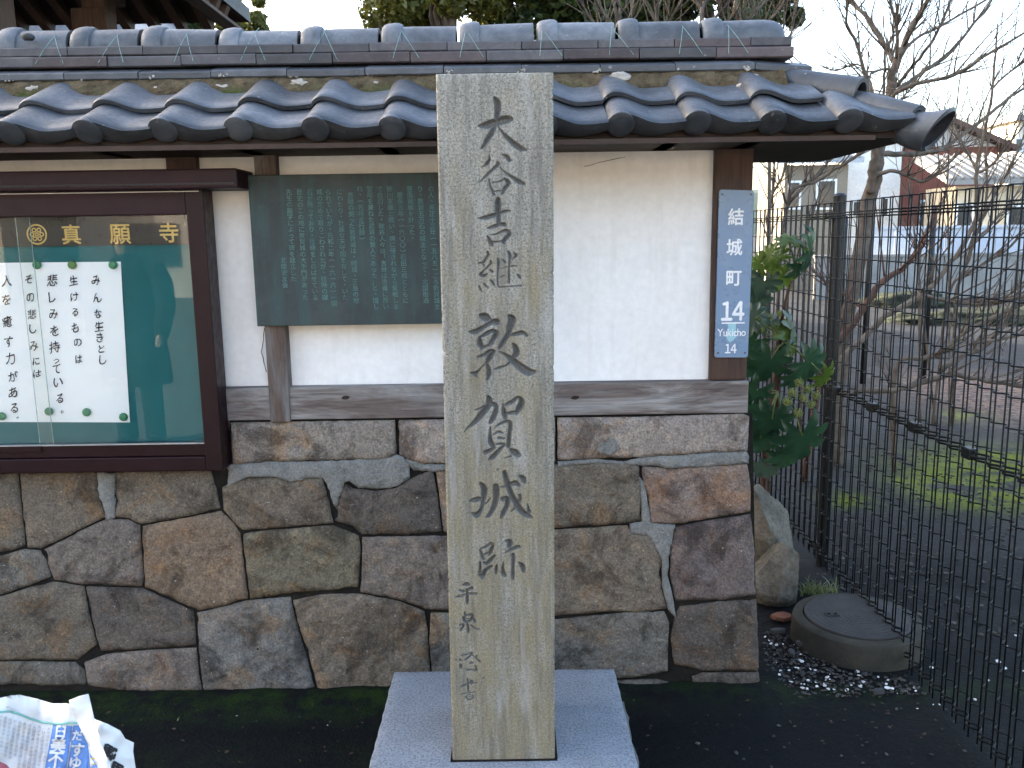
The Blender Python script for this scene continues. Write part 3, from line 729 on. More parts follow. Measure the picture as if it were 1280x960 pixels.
J1 = [-560,-460,-366,-272,-178,-76, 14, 100, 190, 278, 370, 465, 560, 655, 750, 841, 937, 1008]
J2 = [-500,-400,-310,-210,-118,-24, 65, 154, 243, 334, 426, 520, 612, 705, 797, 890, 984]
J3 = [-540,-450,-355,-260,-166,-72, 18, 107, 198, 288, 379, 471, 565, 655, 747, 839, 931, 981]
noshi(J1, 2.925, 2.119, 2.160, .020, ['tile'], 1)
noshi(J2, 2.962, 2.166, 2.200, .030, ['noshi', 'noshi', 'noshi_red'])
noshi(J3, 2.982, 2.204, 2.236, .026, ['noshi', 'noshi', 'noshi_red'])
for q, j in enumerate(J1[5:-1]):
    p = onY(j, 85 - j*.012 + 4, 2.921); p.z = 2.143
    bm = bmesh.new(); rq = random.Random(q)
    for _ in range(11):
        t = rq.uniform(-1, 1); zz = .0 if t < 0 else t*.016; dx = rq.gauss(0, .007) + t*.008
        bmesh.ops.create_icosphere(bm, subdivisions=1, radius=1, matrix=Matrix.Translation((p.x + dx, 2.9248 + max(0, t)*.022, 2.131 + t*.011 + max(0, t)*.004)) @ Matrix.Rotation(rq.uniform(-1, 1), 4, 'Y') @ Matrix.Diagonal((rq.uniform(.002, .007), .0022, rq.uniform(.002, .006), 1)))
    link('mortar_smear', bmmesh('mortar_smear', bm, True), roof, MT['limeplaster'])
# ridge barrels, each with a raised collar
collars = [-335, -240, -145, -50, 36, 125, 211, 304, 403, 500, 594, 688, 785, 887]
ZRc, RR = 2.236, .068
YC = 3.02
for i, c in enumerate(collars):
    xa = pxw(c, YC); xb = pxw(collars[i+1] if i+1 < len(collars) else 975, YC)
    L = xb - xa; e = random.uniform(-.003, .003)
    last = i == len(collars)-1
    ts = [-.038, -.034, -.031, -.018, .004, .020, .029, .031]
    rr = [RR*.98, RR*1.03, RR*1.08, RR*1.14, RR*1.18, RR*1.16, RR*1.10, RR]
    xs = [xa + t for t in ts] + [xa + .10, xb - .05]
    rr += [RR*1.01, RR]
    if last:
        xs = xs[:-1] + [xb - .07, xb - .035, xb - .015, xb - .003, xb]; rr = rr[:-1] + [RR*1.02, RR*.96, RR*.82, RR*.6, RR*.45]
    o = barrel('ridge_barrel_tile', [(x, YR, ZRc + e + .004*math.sin(x*2.3) + .002*math.sin(x*9)) for x in xs], rr, 'ridge', .016, 18, (-4, 184), 1.0)
    if i == 4: o['label'] = 'cracked ridge tile flaking to bare clay'
blob('broken_tile_piece', onY(35, 183/5.055+10, 2.99), .022, .018, .012, MT['slate'], roof, 33)
# twine ties
for c in [-10, 90, 166, 250, 332, 417, 510, 588, 680, 764, 850, 905]:
    x = pxw(c, 3.0); m = MB(); top = Vector((x, YR - RR*.86, ZRc + RR*.62))
    for sgn, dx in ((-1, -.022 - random.uniform(0, .02)), (1, .035 + random.uniform(0, .02))):
        if c > 500: dx += .012
        b = Vector((x + dx, 2.955, 2.178)); P = []
        for t in np.linspace(0, 1, 6):
            q = top.lerp(b, float(t)); q.y -= .012*math.sin(math.pi*min(1, t*1.1))*.5 + .002; P.append(q)
        m.tube(P, .0009, 5)
    m.tube([top + Vector((0, -.001, 0)), Vector((x, YR, ZRc+RR+.003))], .0011, 5)
    m.build('twine_tie', MT['string'], roof)
# ================================================================== stone marker
YM = 2.10; MX0, MX1, MZ0, MZ1, MD = -.1705, .1035, .205, 1.975, .27
def T(ox, oy, s, strokes): return [[(ox + x/s, oy + y/s, w/s) for x, y, w in st] for st in strokes]
def T2(ox, oy, s, strokes): return [[(x, y, w*1.3) for x, y, w in st] for st in T(ox, oy, s, strokes)]
ST = []
ST += T(580,110,12, [  # first character
 [(440,155,60),(480,230,110),(480,350,95),(465,470,80),(430,590,85),(380,700,85),(320,790,75),(260,890,50),(235,915,20)],
 [(195,572,30),(270,565,90),(370,545,125),(500,500,120),(600,475,125),(670,465,90),(720,475,30)],
 [(490,580,25),(560,670,50),(650,765,80),(750,850,95),(840,910,85),(915,930,40)]])
ST += T(580,180,12, [
 [(360,170,25),(365,230,45),(330,290,60),(265,340,25)], [(560,160,30),(620,190,70),(660,240,65),(675,262,30)],
 [(490,285,60),(480,320,65),(410,390,50),(310,480,45),(240,550,30),(180,602,12)],
 [(520,350,20),(600,425,35),(700,495,60),(800,560,75),(870,595,60),(905,598,20)],
 [(360,525,30),(375,620,40),(410,700,50),(430,760,50)], [(410,580,22),(500,570,30),(570,540,35)],
 [(590,520,40),(640,570,80),(655,600,60),(600,660,70),(560,740,50)], [(430,715,32),(510,702,28),(560,700,30)]])
ST += T(580,240,12, [
 [(495,120,90),(495,180,105),(495,300,95),(505,400,80),(510,480,60)], [(200,395,25),(300,390,70),(400,360,80),(500,330,70),(610,290,50),(680,285,30)],
 [(350,540,40),(430,520,65),(520,490,60),(590,490,70),(620,505,25)], [(335,660,30),(365,720,65),(395,780,70),(420,800,40)],
 [(385,648,22),(480,630,38),(570,590,45),(620,580,60),(670,625,70),(620,690,70),(575,750,60),(600,780,30)], [(420,755,40),(500,745,32),(560,735,32)]])
ST += T(580,300,12, [
 [(340,185,40),(355,220,50),(320,280,50),(270,340,45),(215,350,35)], [(255,345,32),(290,385,36)],
 [(385,320,40),(395,345,45),(350,400,40),(300,450,28),(240,520,60),(300,540,50),(345,500,20)], [(380,450,32),(410,475,45)],
 [(215,685,30),(235,740,45),(265,785,18)], [(290,660,35),(320,690,45),(360,725,18)], [(385,600,30),(420,640,50),(445,685,30)],
 [(488,270,25),(505,320,50),(500,400,45),(495,520,36),(495,640,36),(510,705,34),(600,705,26),(720,698,28),(845,690,32)],
 [(650,175,40),(675,230,60),(670,330,42),(665,430,42),(665,560,50),(665,640,40)], [(540,430,18),(640,410,28),(740,390,32),(780,395,26)],
 [(570,300,30),(605,335,42)], [(740,200,35),(770,230,55),(740,270,38),(690,290,22)], [(540,560,30),(590,530,26)], [(780,515,25),(810,540,50),(830,570,40)]])
ST += T(570,380,10, [
 [(310,150,70),(360,165,110),(415,195,60)], [(165,350,40),(240,345,75),(340,290,60),(440,230,70),(500,225,90),(535,240,40)],
 [(290,420,40),(295,490,80),(315,550,60)], [(310,410,40),(380,370,60),(450,340,60),(500,365,70),(470,420,80),(430,490,60)], [(330,545,50),(400,520,40),(465,500,30)],
 [(270,665,40),(340,640,50),(420,595,60),(465,600,60),(420,660,80),(385,730,60)], [(370,740,40),(400,800,60),(410,870,65),(390,945,40)],
 [(175,860,20),(240,870,60),(275,840,40),(320,790,28),(365,745,28)], [(230,880,50),(255,910,40)],
 [(660,155,60),(695,200,110),(665,300,90),(650,370,70),(590,470,70),(540,550,50)], [(680,390,40),(760,375,60),(830,360,60),(880,400,40)],
 [(705,500,40),(740,550,80),(750,620,90),(710,670,60),(640,760,32),(540,800,40),(470,820,20)],
 [(540,600,25),(620,640,50),(720,720,90),(820,800,110),(900,850,110),(975,850,60)]])
ST += T(570,484,10, [
 [(235,285,20),(300,270,40),(380,240,50),(450,215,60),(490,230,70),(500,280,70),(470,370,80),(430,440,60)],
 [(400,120,50),(415,170,90),(390,250,90),(310,350,90),(230,440,70),(140,515,30),(105,560,20)],
 [(585,200,20),(590,270,50),(605,340,80),(620,400,40)], [(620,220,40),(690,190,60),(770,130,50),(820,180,80),(790,260,90),(750,330,60)], [(650,330,50),(730,320,60)],
 [(430,500,30),(425,600,50),(435,690,80),(470,750,60)], [(480,510,22),(560,455,42),(640,430,50),(680,460,60),(670,560,60),(660,660,65),(655,745,60)],
 [(460,600,26),(530,560,42),(580,575,32)], [(530,635,42),(600,640,38)], [(500,720,32),(560,710,42),(610,720,42)],
 [(600,730,40),(530,800,60),(460,875,70),(410,905,30)], [(365,820,60),(430,790,60),(480,760,40)], [(680,780,40),(740,820,100),(780,850,80)], [(610,890,16),(690,865,32)]])
ST += T(570,580,10, [
 [(310,245,50),(355,310,90),(350,400,85),(335,500,60),(310,580,60),(270,640,80)], [(175,465,30),(250,450,80),(310,440,60),(370,500,32),(430,430,26)], [(205,615,30),(260,640,90),(300,600,60)],
 [(500,285,90),(505,340,95),(500,450,85),(470,550,75),(420,640,60),(380,665,30)], [(580,440,60),(640,440,80),(640,520,70),(600,600,70),(570,670,50)],
 [(560,290,30),(640,280,50),(740,240,80),(790,275,40)], [(610,110,70),(630,190,80),(660,290,80),(700,390,80),(760,500,90),(830,600,90),(900,645,80),(950,670,40)], [(895,500,20),(920,600,60)],
 [(800,395,50),(805,450,50),(770,520,50),(700,590,30)], [(790,150,30),(840,180,80),(860,230,50)]])
ST += T(570,656,10, [
 [(305,310,30),(325,370,50),(345,430,50)], [(310,300,26),(380,275,42),(440,235,42),(465,270,50),(430,350,60),(415,385,30)], [(345,385,32),(400,350,30)],
 [(490,385,35),(440,440,60),(390,490,50),(350,470,30)], [(305,475,40),(310,540,45),(300,600,50)], [(285,630,30),(340,640,70),(370,580,60),(440,525,50),(460,515,26)], [(335,640,50),(335,670,50)],
 [(620,200,26),(680,215,80),(670,270,60)], [(620,350,26),(700,310,50),(780,275,55),(805,285,30)], [(605,450,12),(590,540,45),(600,610,70),(625,640,45)],
 [(720,375,50),(725,420,60),(720,520,50),(718,620,55),(718,685,40)], [(520,500,25),(510,550,55),(510,610,40)], [(790,470,30),(840,520,75),(850,585,50)]])
ST += T2(555,715,9.6, [
 [(235,160,20),(280,150,50),(310,160,30)], [(195,220,25),(235,235,35),(250,225,20)], [(300,215,35),(340,195,40)], [(160,300,25),(220,290,35),(300,265,30),(390,262,35)], [(285,215,35),(285,300,40),(285,370,35)],
 [(255,490,25),(265,530,30)], [(245,550,40),(255,600,30)], [(270,530,25),(345,515,35),(330,580,35),(270,600,30)], [(275,565,20),(300,560,20)], [(205,640,25),(245,635,30),(215,700,30)], [(275,600,20),(295,650,30),(300,720,30)],
 [(365,560,25),(380,595,30)], [(330,640,20),(390,685,25),(430,685,20)]])
ST += T2(555,805,9.6, [
 [(220,140,20),(290,125,20),(345,105,25),(310,160,25),(265,190,20)], [(350,140,20),(380,160,18)], [(405,140,20),(395,170,22),(440,210,26)], [(200,190,26),(225,200,20)], [(210,260,36),(215,290,26)], [(150,185,18),(165,195,16)],
 [(330,215,20),(360,230,20),(320,240,20)], [(290,315,30),(350,310,26),(400,320,26),(385,265,20)],
 [(295,415,20),(300,500,28),(303,580,20)], [(225,510,20),(280,490,26),(350,450,26)], [(320,435,18),(350,450,26),(340,490,20)], [(365,470,20),(410,468,18)], [(225,605,20),(290,590,20),(380,578,16)],
 [(275,640,18),(300,665,20),(340,665,20),(365,635,18),(340,610,16),(300,610,16),(275,640,18)], [(310,635,16),(340,635,16)]])
SEAL = T(555,805,9.6, [[(320+90*math.cos(a), 810+82*math.sin(a), 13) for a in np.linspace(0, 2*math.pi, 25)],
 [(285,770,12),(355,765,12)], [(320,745,12),(315,870,12)], [(280,820,12),(360,810,12)], [(290,795,12),(280,855,12)], [(350,790,12),(360,850,12)]])
def build_marker():
    def w(px, py): p = onY(px, py, YM); return p.x, p.z
    sc = (onY(641, 480, YM).x - onY(640, 480, YM).x)
    fx = np.arange(-.1585, .0795, .00115); fz = np.arange(.335, 1.93, .00115)
    X = np.unique(np.concatenate([[MX0, MX0+.004], [MX0+.008], fx, np.linspace(.084, MX1-.01, 4), [MX1-.004, MX1]]))
    Z = np.unique(np.concatenate([[MZ0, MZ0+.005], np.linspace(.22, .33, 8), fz, [1.94, 1.955, MZ1-.004, MZ1]]))
    GX, GZ = np.meshgrid(X, Z); Dp = np.zeros_like(GX)
    def carve(strokes, slope, dmax):
        for st in strokes:
            P = np.array([w(x, y) for x, y, _ in st]); Rr = np.array([q for _, _, q in st]) * sc * .5 * 1.02
            # smooth the stroke
            n = len(P); tt = np.linspace(0, n-1, (n-1)*6+1)
            def cr(A):
                out = []
                for t in tt:
                    i = min(int(t), n-2); u = t - i; p0, p1, p2, p3 = A[max(i-1, 0)], A[i], A[i+1], A[min(i+2, n-1)]
                    out.append(.5*((2*p1)+(-p0+p2)*u+(2*p0-5*p1+4*p2-p3)*u*u+(-p0+3*p1-3*p2+p3)*u**3))
                return np.array(out)
            P = cr(P); Rr = np.maximum(cr(Rr), .0009); rm = Rr.max() + .002
            xi = np.where((X > P[:, 0].min()-rm) & (X < P[:, 0].max()+rm))[0]; zi = np.where((Z > P[:, 1].min()-rm) & (Z < P[:, 1].max()+rm))[0]
            if len(xi) == 0 or len(zi) == 0: continue
            sl = np.ix_(zi, xi); gx, gz = GX[sl], GZ[sl]; best = np.full(gx.shape, -1.)
            for a in range(len(P)-1):
                A, B = P[a], P[a+1]; d = B - A; L2 = d @ d + 1e-12
                t = np.clip(((gx-A[0])*d[0]+(gz-A[1])*d[1])/L2, 0, 1)
                q = (Rr[a]+(Rr[a+1]-Rr[a])*t) - np.hypot(gx-A[0]-t*d[0], gz-A[1]-t*d[1]); best = np.maximum(best, q)
            dd = np.clip(best*slope, 0, dmax); Dp[sl] = np.maximum(Dp[sl], dd)
    carve(ST, 1.55, .0125); carve(SEAL, 1.0, .0014)
    nz, nx = GX.shape; lean = (GZ - 1.1) / .87 * .0035
    rough = np.zeros_like(GX)
    Yv = YM + Dp
    # softened arrises and a few chips down the edges
    ex = np.minimum(GX - MX0, MX1 - GX); Yv += np.where(ex < .0035, .0028, 0); Yv += np.where(MZ1 - GZ < .003, .0028, 0)
    r2 = np.random.default_rng(3); xo = np.zeros_like(GX)
    for _ in range(26):
        zc = r2.uniform(MZ0, MZ1); s = r2.choice([-1, 1]); h = r2.uniform(.002, .007); dpt = r2.uniform(.0008, .0028)
        msk = np.exp(-((GZ - zc)/h)**2) * (ex < .0045) * (np.sign(GX - (MX0+MX1)/2) == s); Yv += msk*dpt; xo -= s*msk*dpt*.8
    V = np.stack([GX + lean + xo, Yv, GZ], -1).reshape(-1, 3); nf = len(V)
    idx = np.arange(nf).reshape(nz, nx)
    Q = np.stack([idx[:-1, :-1], idx[:-1, 1:], idx[1:, 1:], idx[1:, :-1]], -1).reshape(-1, 4)
    # sides, back, top: ring of border verts pushed back
    border = np.concatenate([idx[0, :], idx[1:, -1], idx[-1, -2::-1], idx[-2:0:-1, 0]])
    BV = V[border].copy(); BV[:, 1] = YM + MD; nb = len(border); bi = np.arange(nb) + nf
    Q2 = np.stack([border, bi, np.roll(bi, -1), np.roll(border, -1)], -1)
    verts = np.concatenate([V, BV]); quads = np.concatenate([Q, Q2])
    me = bpy.data.meshes.new('pillar'); me.vertices.add(len(verts)); me.vertices.foreach_set('co', verts.astype(np.float32).ravel())
    me.loops.add(len(quads)*4); me.loops.foreach_set('vertex_index', quads.astype(np.int32).ravel())
    me.polygons.add(len(quads)); me.polygons.foreach_set('loop_start', np.arange(len(quads), dtype=np.int32)*4)
    me.update(calc_edges=True); me.validate()
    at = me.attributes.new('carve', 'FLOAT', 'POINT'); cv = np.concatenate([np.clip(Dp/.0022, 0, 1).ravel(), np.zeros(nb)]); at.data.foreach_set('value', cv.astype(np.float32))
    return me
mon = thing('stone_marker', (-.035, 2.235, .22), 'tall square granite marker post with carved vertical calligraphy on pale stone base', 'monument')
pil = link('pillar', build_marker(), mon, MT['monument'])
pil['label'] = 'weathered granite shaft carved with eight large characters and a small signature'
def slab(name, x0, x1, y0, y1, z0, z1, mat, parent, seed, amp, topamp=.0006, step=.02, bev=.006):
    bm = bmesh.new()
    nx, ny, nz = int((x1-x0)/step)+1, int((y1-y0)/step)+1, max(2, int((z1-z0)/step)+1)
    bmesh.ops.create_cube(bm, size=1); bmesh.ops.subdivide_edges(bm, edges=bm.edges[:], cuts=max(nx, ny)//2 if step > .03 else 24, use_grid_fill=True)
    for v in bm.verts:
        u = v.co.copy(); p = Vector((x0+(u.x+.5)*(x1-x0), y0+(u.y+.5)*(y1-y0), z0+(u.z+.5)*(z1-z0)))
        side = max(abs(u.x), abs(u.y)) > .499; top = u.z > .499; o = Vector((seed, seed, seed))
        n = noise.noise(p*28+o)*.6 + noise.noise(p*70+o)*.4
        if side:
            d = Vector((1 if u.x > .499 else -1 if u.x < -.499 else 0, 1 if u.y > .499 else -1 if u.y < -.499 else 0, 0))
            p += d*(amp*n - (bev if top else 0)*(.5+abs(n)))
        if top: p.z += topamp*n - (bev*.7 if side else 0)
        v.co = p
    return link(name, bmmesh(name, bm, True), parent, mat)
slab('base_slab', -.395, .317, 1.885, 2.59, .07, .22, MT['plinth'], mon, 4, .0045)
slab('footing', -.425, .352, 1.86, 2.615, -.04, .085, MT['plinth_old'], mon, 9, .014, .006)
# dark strips stand in for the shade in the socket round the shaft
m = MB()
for a, b in (((MX0-.009, YM-.009, .2195), (MX1+.003, YM+.002, .2212)), ((MX0-.009, YM-.0, .2195), (MX0+.002, YM+MD, .2212)), ((MX1-.008, YM, .2195), (MX1+.004, YM+MD, .2212))): m.box(a, b)
m.build('socket_shade_strip', MT['joint'], mon)

# ================================================================== text
_g = {}
_fc = bpy.data.curves.new('glyph', 'FONT'); _fo = bpy.data.objects.new('glyph', _fc); COL.objects.link(_fo); _fc.resolution_u = 3
def glyph(ch, off=0.0):
    key = (ch, off)
    if key not in _g:
        _fc.body = ch; _fc.offset = off; bpy.context.view_layer.update()
        me = bpy.data.meshes.new_from_object(_fo.evaluated_get(bpy.context.evaluated_depsgraph_get()))
        _g[key] = ([(v.co.x, v.co.y) for v in me.vertices], [tuple(p.vertices) for p in me.polygons]); bpy.data.meshes.remove(me)
    return _g[key]
class TextB:
    def __init__(s): s.v = []; s.f = []
    def put(s, ch, fn, off=0.0, jit=0, seed=0, dv=(0, -.00012, 0)):
        # heavier strokes: the same glyph laid down several times, a hair apart and each a little prouder
        b = off; s.put1(ch, fn, jit, seed)
        if b > .006:
            for i, (du, dw) in enumerate(((b, 0), (-b, 0), (0, b), (0, -b))):
                s.put1(ch, (lambda u, v, du=du, dw=dw, i=i: Vector(fn(u+du, v+dw)) + Vector(dv)*(i+1)), jit, seed)
    def put1(s, ch, fn, jit=0, seed=0):
        """fn maps glyph cell coords (u right, v up, 0..1) to a 3-D point"""
        vs, fs = glyph(ch); n = len(s.v)
        for x, y in vs:
            if jit:
                q = Vector((x*2.3, y*2.3, seed*1.31)); x += jit*noise.noise(q); y += jit*noise.noise(q + Vector((7, 3, 1)))
            s.v.append(tuple(fn(x, y + .12)))
        s.f += [tuple(i+n for i in f) for f in fs]
    def build(s, name, mat, parent):
        return link(name, mesh(name, s.v, s.f), parent, mat)
def cell(cx, cz, size, Y, wid=1.0, skew=0.0, dy=0.0):
    return lambda u, v: (cx + (u-.5)*size*wid + skew*(v-.5)*size, Y, cz + (v-.5)*size + dy*(u-.5)*size)
# ================================================================== notice board
YF = 2.83; YBK = 2.885
def bx(px, py): return onY(px, py, YF)
gl_r = onY(243, 400, YF).x; gl_t = onY(240, 268, YF).z; gl_b = onY(245, 556, YF).z; fr_r = onY(265, 400, YF).x; fr_b = onY(270, 589, YF).z
fr_t = onY(250, 236, YF).z; LX = -2.85
nb = thing('notice_board', (-1.9, 2.9, fr_b), 'maroon framed glazed notice board with teal backing on the wall', 'notice board')
wr = fr_r - gl_r
def frame_piece(name, a, b, mat='frame', bev=.004): return box(name, a, b, MT[mat], nb, bev)
frame_piece('frame_stile', (gl_r, YF, fr_b), (fr_r, 2.925, fr_t))
frame_piece('frame_stile', (LX - wr, YF, fr_b), (LX, 2.925, fr_t))
frame_piece('frame_rail', (LX+.001, YF+.001, gl_t), (gl_r-.001, 2.925, fr_t-.001), 'frame2')
frame_piece('frame_rail', (LX+.001, YF+.001, fr_b+.001), (gl_r-.001, 2.925, fr_b + (gl_b-fr_b)*.55))
frame_piece('sliding_track', (LX+.001, YF+.014, fr_b + (gl_b-fr_b)*.55+.001), (gl_r-.001, 2.92, gl_b), 'frame', .002)
frame_piece('sash_rail', (LX+.002, YF+.008, gl_b - .020), (onY(47, 540, YF).x, YF+.0138, gl_b + .001), 'frame', .001)
box('trim_strip', (LX+.001, YF+.010, gl_b+.0005), (gl_r-.001, YF+.026, gl_b+.004), MT['alu'], nb)
box('trim_strip', (LX+.001, YF-.002, fr_t-.009), (fr_r-.012, YF+.0005, fr_t-.006), MT['alu'], nb)
ca_t = onY(150, 212, 2.775).z; ca_b = onY(150, 237, 2.775).z; ca_r = onY(296, 220, 2.775).x
box('canopy', (LX-.12, 2.775, ca_b), (ca_r, 2.95, ca_t), MT['frame2'], nb, .006)
box('canopy_groove_shade', (LX-.11, 2.772, ca_b+.012), (ca_r-.012, 2.78, ca_b+.017), MT['header'], nb, .001)  # raised black strip stands in for the shade of a groove
box('back_panel', (LX+.001, YBK, gl_b-.03), (gl_r+.002, 2.924, gl_t+.002), MT['felt'], nb)
hd_b = onY(130, 307, YBK-.004).z
box('title_strip', (LX+.002, YBK-.006, hd_b), (gl_r-.001, YBK-.001, gl_t+.001), MT['header'], nb)
tb = TextB(); yy = YBK - .0075
for ch, px, py, s in (('真',89,293,23),('願',150,292,24),('寺',211,291,23)):
    p = onY(px, py, yy); q = s/F*2.9*1.1; t1 = TextB(); t1.put(ch, cell(p.x, p.z, q, yy), .014); t1.build('title_character', MT['gold'], nb)
for ch, px in (('派',-20),('谷',-85),('大',-150),('宗',-215),('真',-280)):
    p = onY(px, 296, yy); tb.put(ch, cell(p.x, p.z, .066, yy), .012)
tb.build('title_lettering', MT['gold'], nb)
# crest: ring with a plain rosette
m = MB(); pc = onY(46, 293, yy); 
def ring(m, c, r, w, n=28):
    vs = [(c.x+(r+s*w)*math.cos(2*math.pi*k/n), yy, c.z+(r+s*w)*math.sin(2*math.pi*k/n)) for k in range(n) for s in (-.5, .5)]
    m.add(vs, [(2*k, 2*k+1, 2*((k+1) % n)+1, 2*((k+1) % n)) for k in range(n)])
ring(m, pc, .031, .005)
for a in range(6):
    c2 = pc + Vector((.016*math.cos(a*math.pi/3), 0, .016*math.sin(a*math.pi/3))); ring(m, c2, .006, .004, 12)
ring(m, pc, .005, .004, 12); m.build('crest', MT['gold'], nb)
# two sliding panes that overlap
xo0, xo1 = onY(38, 440, YF+.02).x, onY(52, 440, YF+.02).x
box('glass_pane', (xo0, YF+.018, gl_b-.01), (gl_r+.004, YF+.0205, gl_t+.004), MT['glass'], nb)
box('glass_pane', (LX-.004, YF+.030, gl_b-.01), (xo1, YF+.0325, gl_t+.004), MT['glass'], nb)
box('pane_edge', (xo0-.0013, YF+.0178, gl_b-.01), (xo0-.0001, YF+.0207, gl_t+.004), MT['glassedge'], nb)
box('pane_edge', (xo1+.0001, YF+.0298, gl_b-.01), (xo1+.0013, YF+.0327, gl_t+.004), MT['glassedge'], nb)
# ---- notice sheet
YPp = YBK - .003
def pp(px, py): return onY(px, py, YPp)
c_tr, c_br, c_tl, c_bl = pp(151, 327), pp(162.5, 528), pp(-150, 330), pp(-150, 527)
def paper_pt(u, v):
    a = c_tl.lerp(c_tr, u); b = c_bl.lerp(c_br, u); q = b.lerp(a, v)
    q.y -= .0025*(.5+.5*noise.noise(Vector((u*3, v*3, 0)))) * (1-(2*v-1)**4); return q
nx, nz = 24, 16; V = [paper_pt(i/nx, j/nz) for j in range(nz+1) for i in range(nx+1)]
fs = [(j*(nx+1)+i, j*(nx+1)+i+1, (j+1)*(nx+1)+i+1, (j+1)*(nx+1)+i) for j in range(nz) for i in range(nx)]
sheet = tag(link('notice_sheet', mesh('notice_sheet', V, fs, True), None, MT['paper']), 'white paper sheet with handwritten verse pinned inside the notice board', 'notice')
cols = [('みんな生きとし', [(120,350),(121,372),(122,392),(124,408),(125,422),(127,436),(128,449)], 15),
        ('生けるものは', [(92,351),(93,371),(94,390),(94,410),(97,428),(98,449)], 15),
        ('悲しみを持っている。', [(65,350),(64,371),(67,392),(68,413),(68,434),(70,450),(71,461),(72,477),(75,498),(80,511)], 17),
        ('その悲しみには', [(36,349),(38,371),(40,393),(40,411),(42,432),(45,451),(46,467)], 15),
        ('人を癒す力がある。', [(8,351),(8,375),(9,402),(11,427),(13,448),(16,471),(16,491),(18,510),(25,518)], 17),
        ('悲しみを知るものは', [(-28,351+20*i) for i in range(9)], 16), ('いのちあるもの', [(-62,351+22*i) for i in range(7)], 16), ('すべてともに', [(-98,351+24*i) for i in range(6)], 16)]
tb = TextB(); sd_ = 0
for txt, pos, s in cols:
    for ch, (px, py) in zip(txt, pos):
        sd_ += 1; k_ = .8 if ch in 'っ。' else 1; Yt = YPp - .0036
        p = onY(px, py, Yt); q = s*.86/F*2.95*k_*(.92 + .16*((sd_*37) % 10)/10)
        tb.put(ch, cell(p.x, p.z, q, Yt, .88, .06, .12), .012, .12, sd_)
tb.build('handwriting', MT['ink'], sheet)
pinpos = [(47,331,'top edge of the notice, left of the three in view'),(91,331,'top edge of the notice, middle, paler yellowish green'),(142,331,'top right corner of the notice'),
          (3,520,'bottom edge of the notice, leftmost in view'),(62,514,'bottom edge of the notice beside the glass overlap'),(109,515,'bottom edge of the notice, second from its right corner'),(155,521,'bottom right corner of the notice')]
MT['pin2'] = simple('yellowish_green_pin', (.13, .24, .07), (.10, .19, .05), 20, .35, .5)
for px, py, wh in pinpos:
    p = onY(px, py, YPp - .004); bm = bmesh.new()
    rs = [(.0, .0135), (-.004, .0145), (-.0085, .0135), (-.0105, .010), (-.0112, .004)]; n = 18; rg = []
    for y, r_ in rs: rg.append([bm.verts.new((r_*math.cos(2*math.pi*k/n), y, r_*math.sin(2*math.pi*k/n))) for k in range(n)])
    for a in range(len(rg)-1):
        for k in range(n): bm.faces.new((rg[a][k], rg[a][(k+1) % n], rg[a+1][(k+1) % n], rg[a+1][k]))
    bm.faces.new(rg[-1]); bm.faces.new(rg[0]); bmesh.ops.recalc_face_normals(bm, faces=bm.faces[:])
    o = link('push_pin', bmmesh('push_pin', bm, True), None, MT['pin2'] if 'paler' in wh else MT['pin']); o.location = p
    tag(o, 'round green push pin on ' + wh, 'pin', 'push pins on the notice')

# ================================================================== bronze plaque
YQ = 2.885
q_tl, q_bl = onY(308.5, 219, YQ), onY(322, 408, YQ)
qx0 = (q_tl.x + q_bl.x)/2; qx1 = onY(585, 300, YQ).x + .02; qz1 = (q_tl.z); qz0 = q_bl.z
pl = thing('bronze_plaque', ((qx0+qx1)/2, YQ, qz0), 'dark patinated bronze plaque with columns of verdigris characters behind the marker', 'plaque')
slp = box('plate', (qx0, YQ, qz0), (qx1, 2.903, qz1), MT['bronze'], pl, .003)
ptxt = ['大谷刑部少輔吉継','　大谷吉継（吉隆ともいう）は、豊後の国','の人、天正十三年（一五八五）ごろ敦賀城主とな','り、敦賀五万石の城主となって、北国街道','整備発展を計った。','　慶長五年（一六〇〇）石田三成とともに','徳川家康と戦い、病に侵されながら奮戦しま','で自刃した。敵将人々は「吉継は忠義に厚い','智略を兼ねた武将の賢人であった」と、惜しま','れ、（名将言行録）','　吉継の拠った敦賀城は、結城、三島の地','にわたり、壮麗な天守閣を有して、いた','られていたが、元和二年（一六一六）一国一','城の定めで取りこわされたが、往時の礎','石が残っており、往時をしのばせている','歴史のこの地に敦賀城の大手門があった','先生の題字によって碑を建立した','　　　　　　　　　　　北陸史友会']
rot = {'（': '︵', '）': '︶'}
tb = TextB(); ytx = YQ - .0012
colx = [563, 551.5, 538.5, 525, 512, 499.5, 487, 474.5, 462, 449.5, 437.5, 421.5+3, 410, 399, 387, 374.5, 361, 350]
for ci, txt in enumerate(ptxt):
    z_top = 232 + (4 if ci > 10 else 0)
    for r_, ch in enumerate(txt):
        if ch == '　': continue
        px = colx[ci] + (r_*.42); py = z_top + 4 + r_*7.75
        if py > 385: continue
        p = onY(px, py, ytx); s_ = 7.7/F*2.95
        if ch in rot:
            o_ = 1 if ch == '（' else -1
            tb.put('（', (lambda p=p, s_=s_, o_=o_: (lambda u, v: (p.x + (v-.5)*s_, ytx, p.z - o_*(u-.8)*s_)))(), .01)
        elif ch in '、。': tb.put(ch, cell(p.x + .35*s_, p.z + .35*s_, s_, ytx), .01)
        else: tb.put(ch, cell(p.x, p.z, s_*.98, ytx), .0, .05, r_ + ci)
tb.build('raised_lettering', MT['verdigris'], pl)
for dx in (.03,): 
    for zz in (qz0+.03, qz1-.03): pass

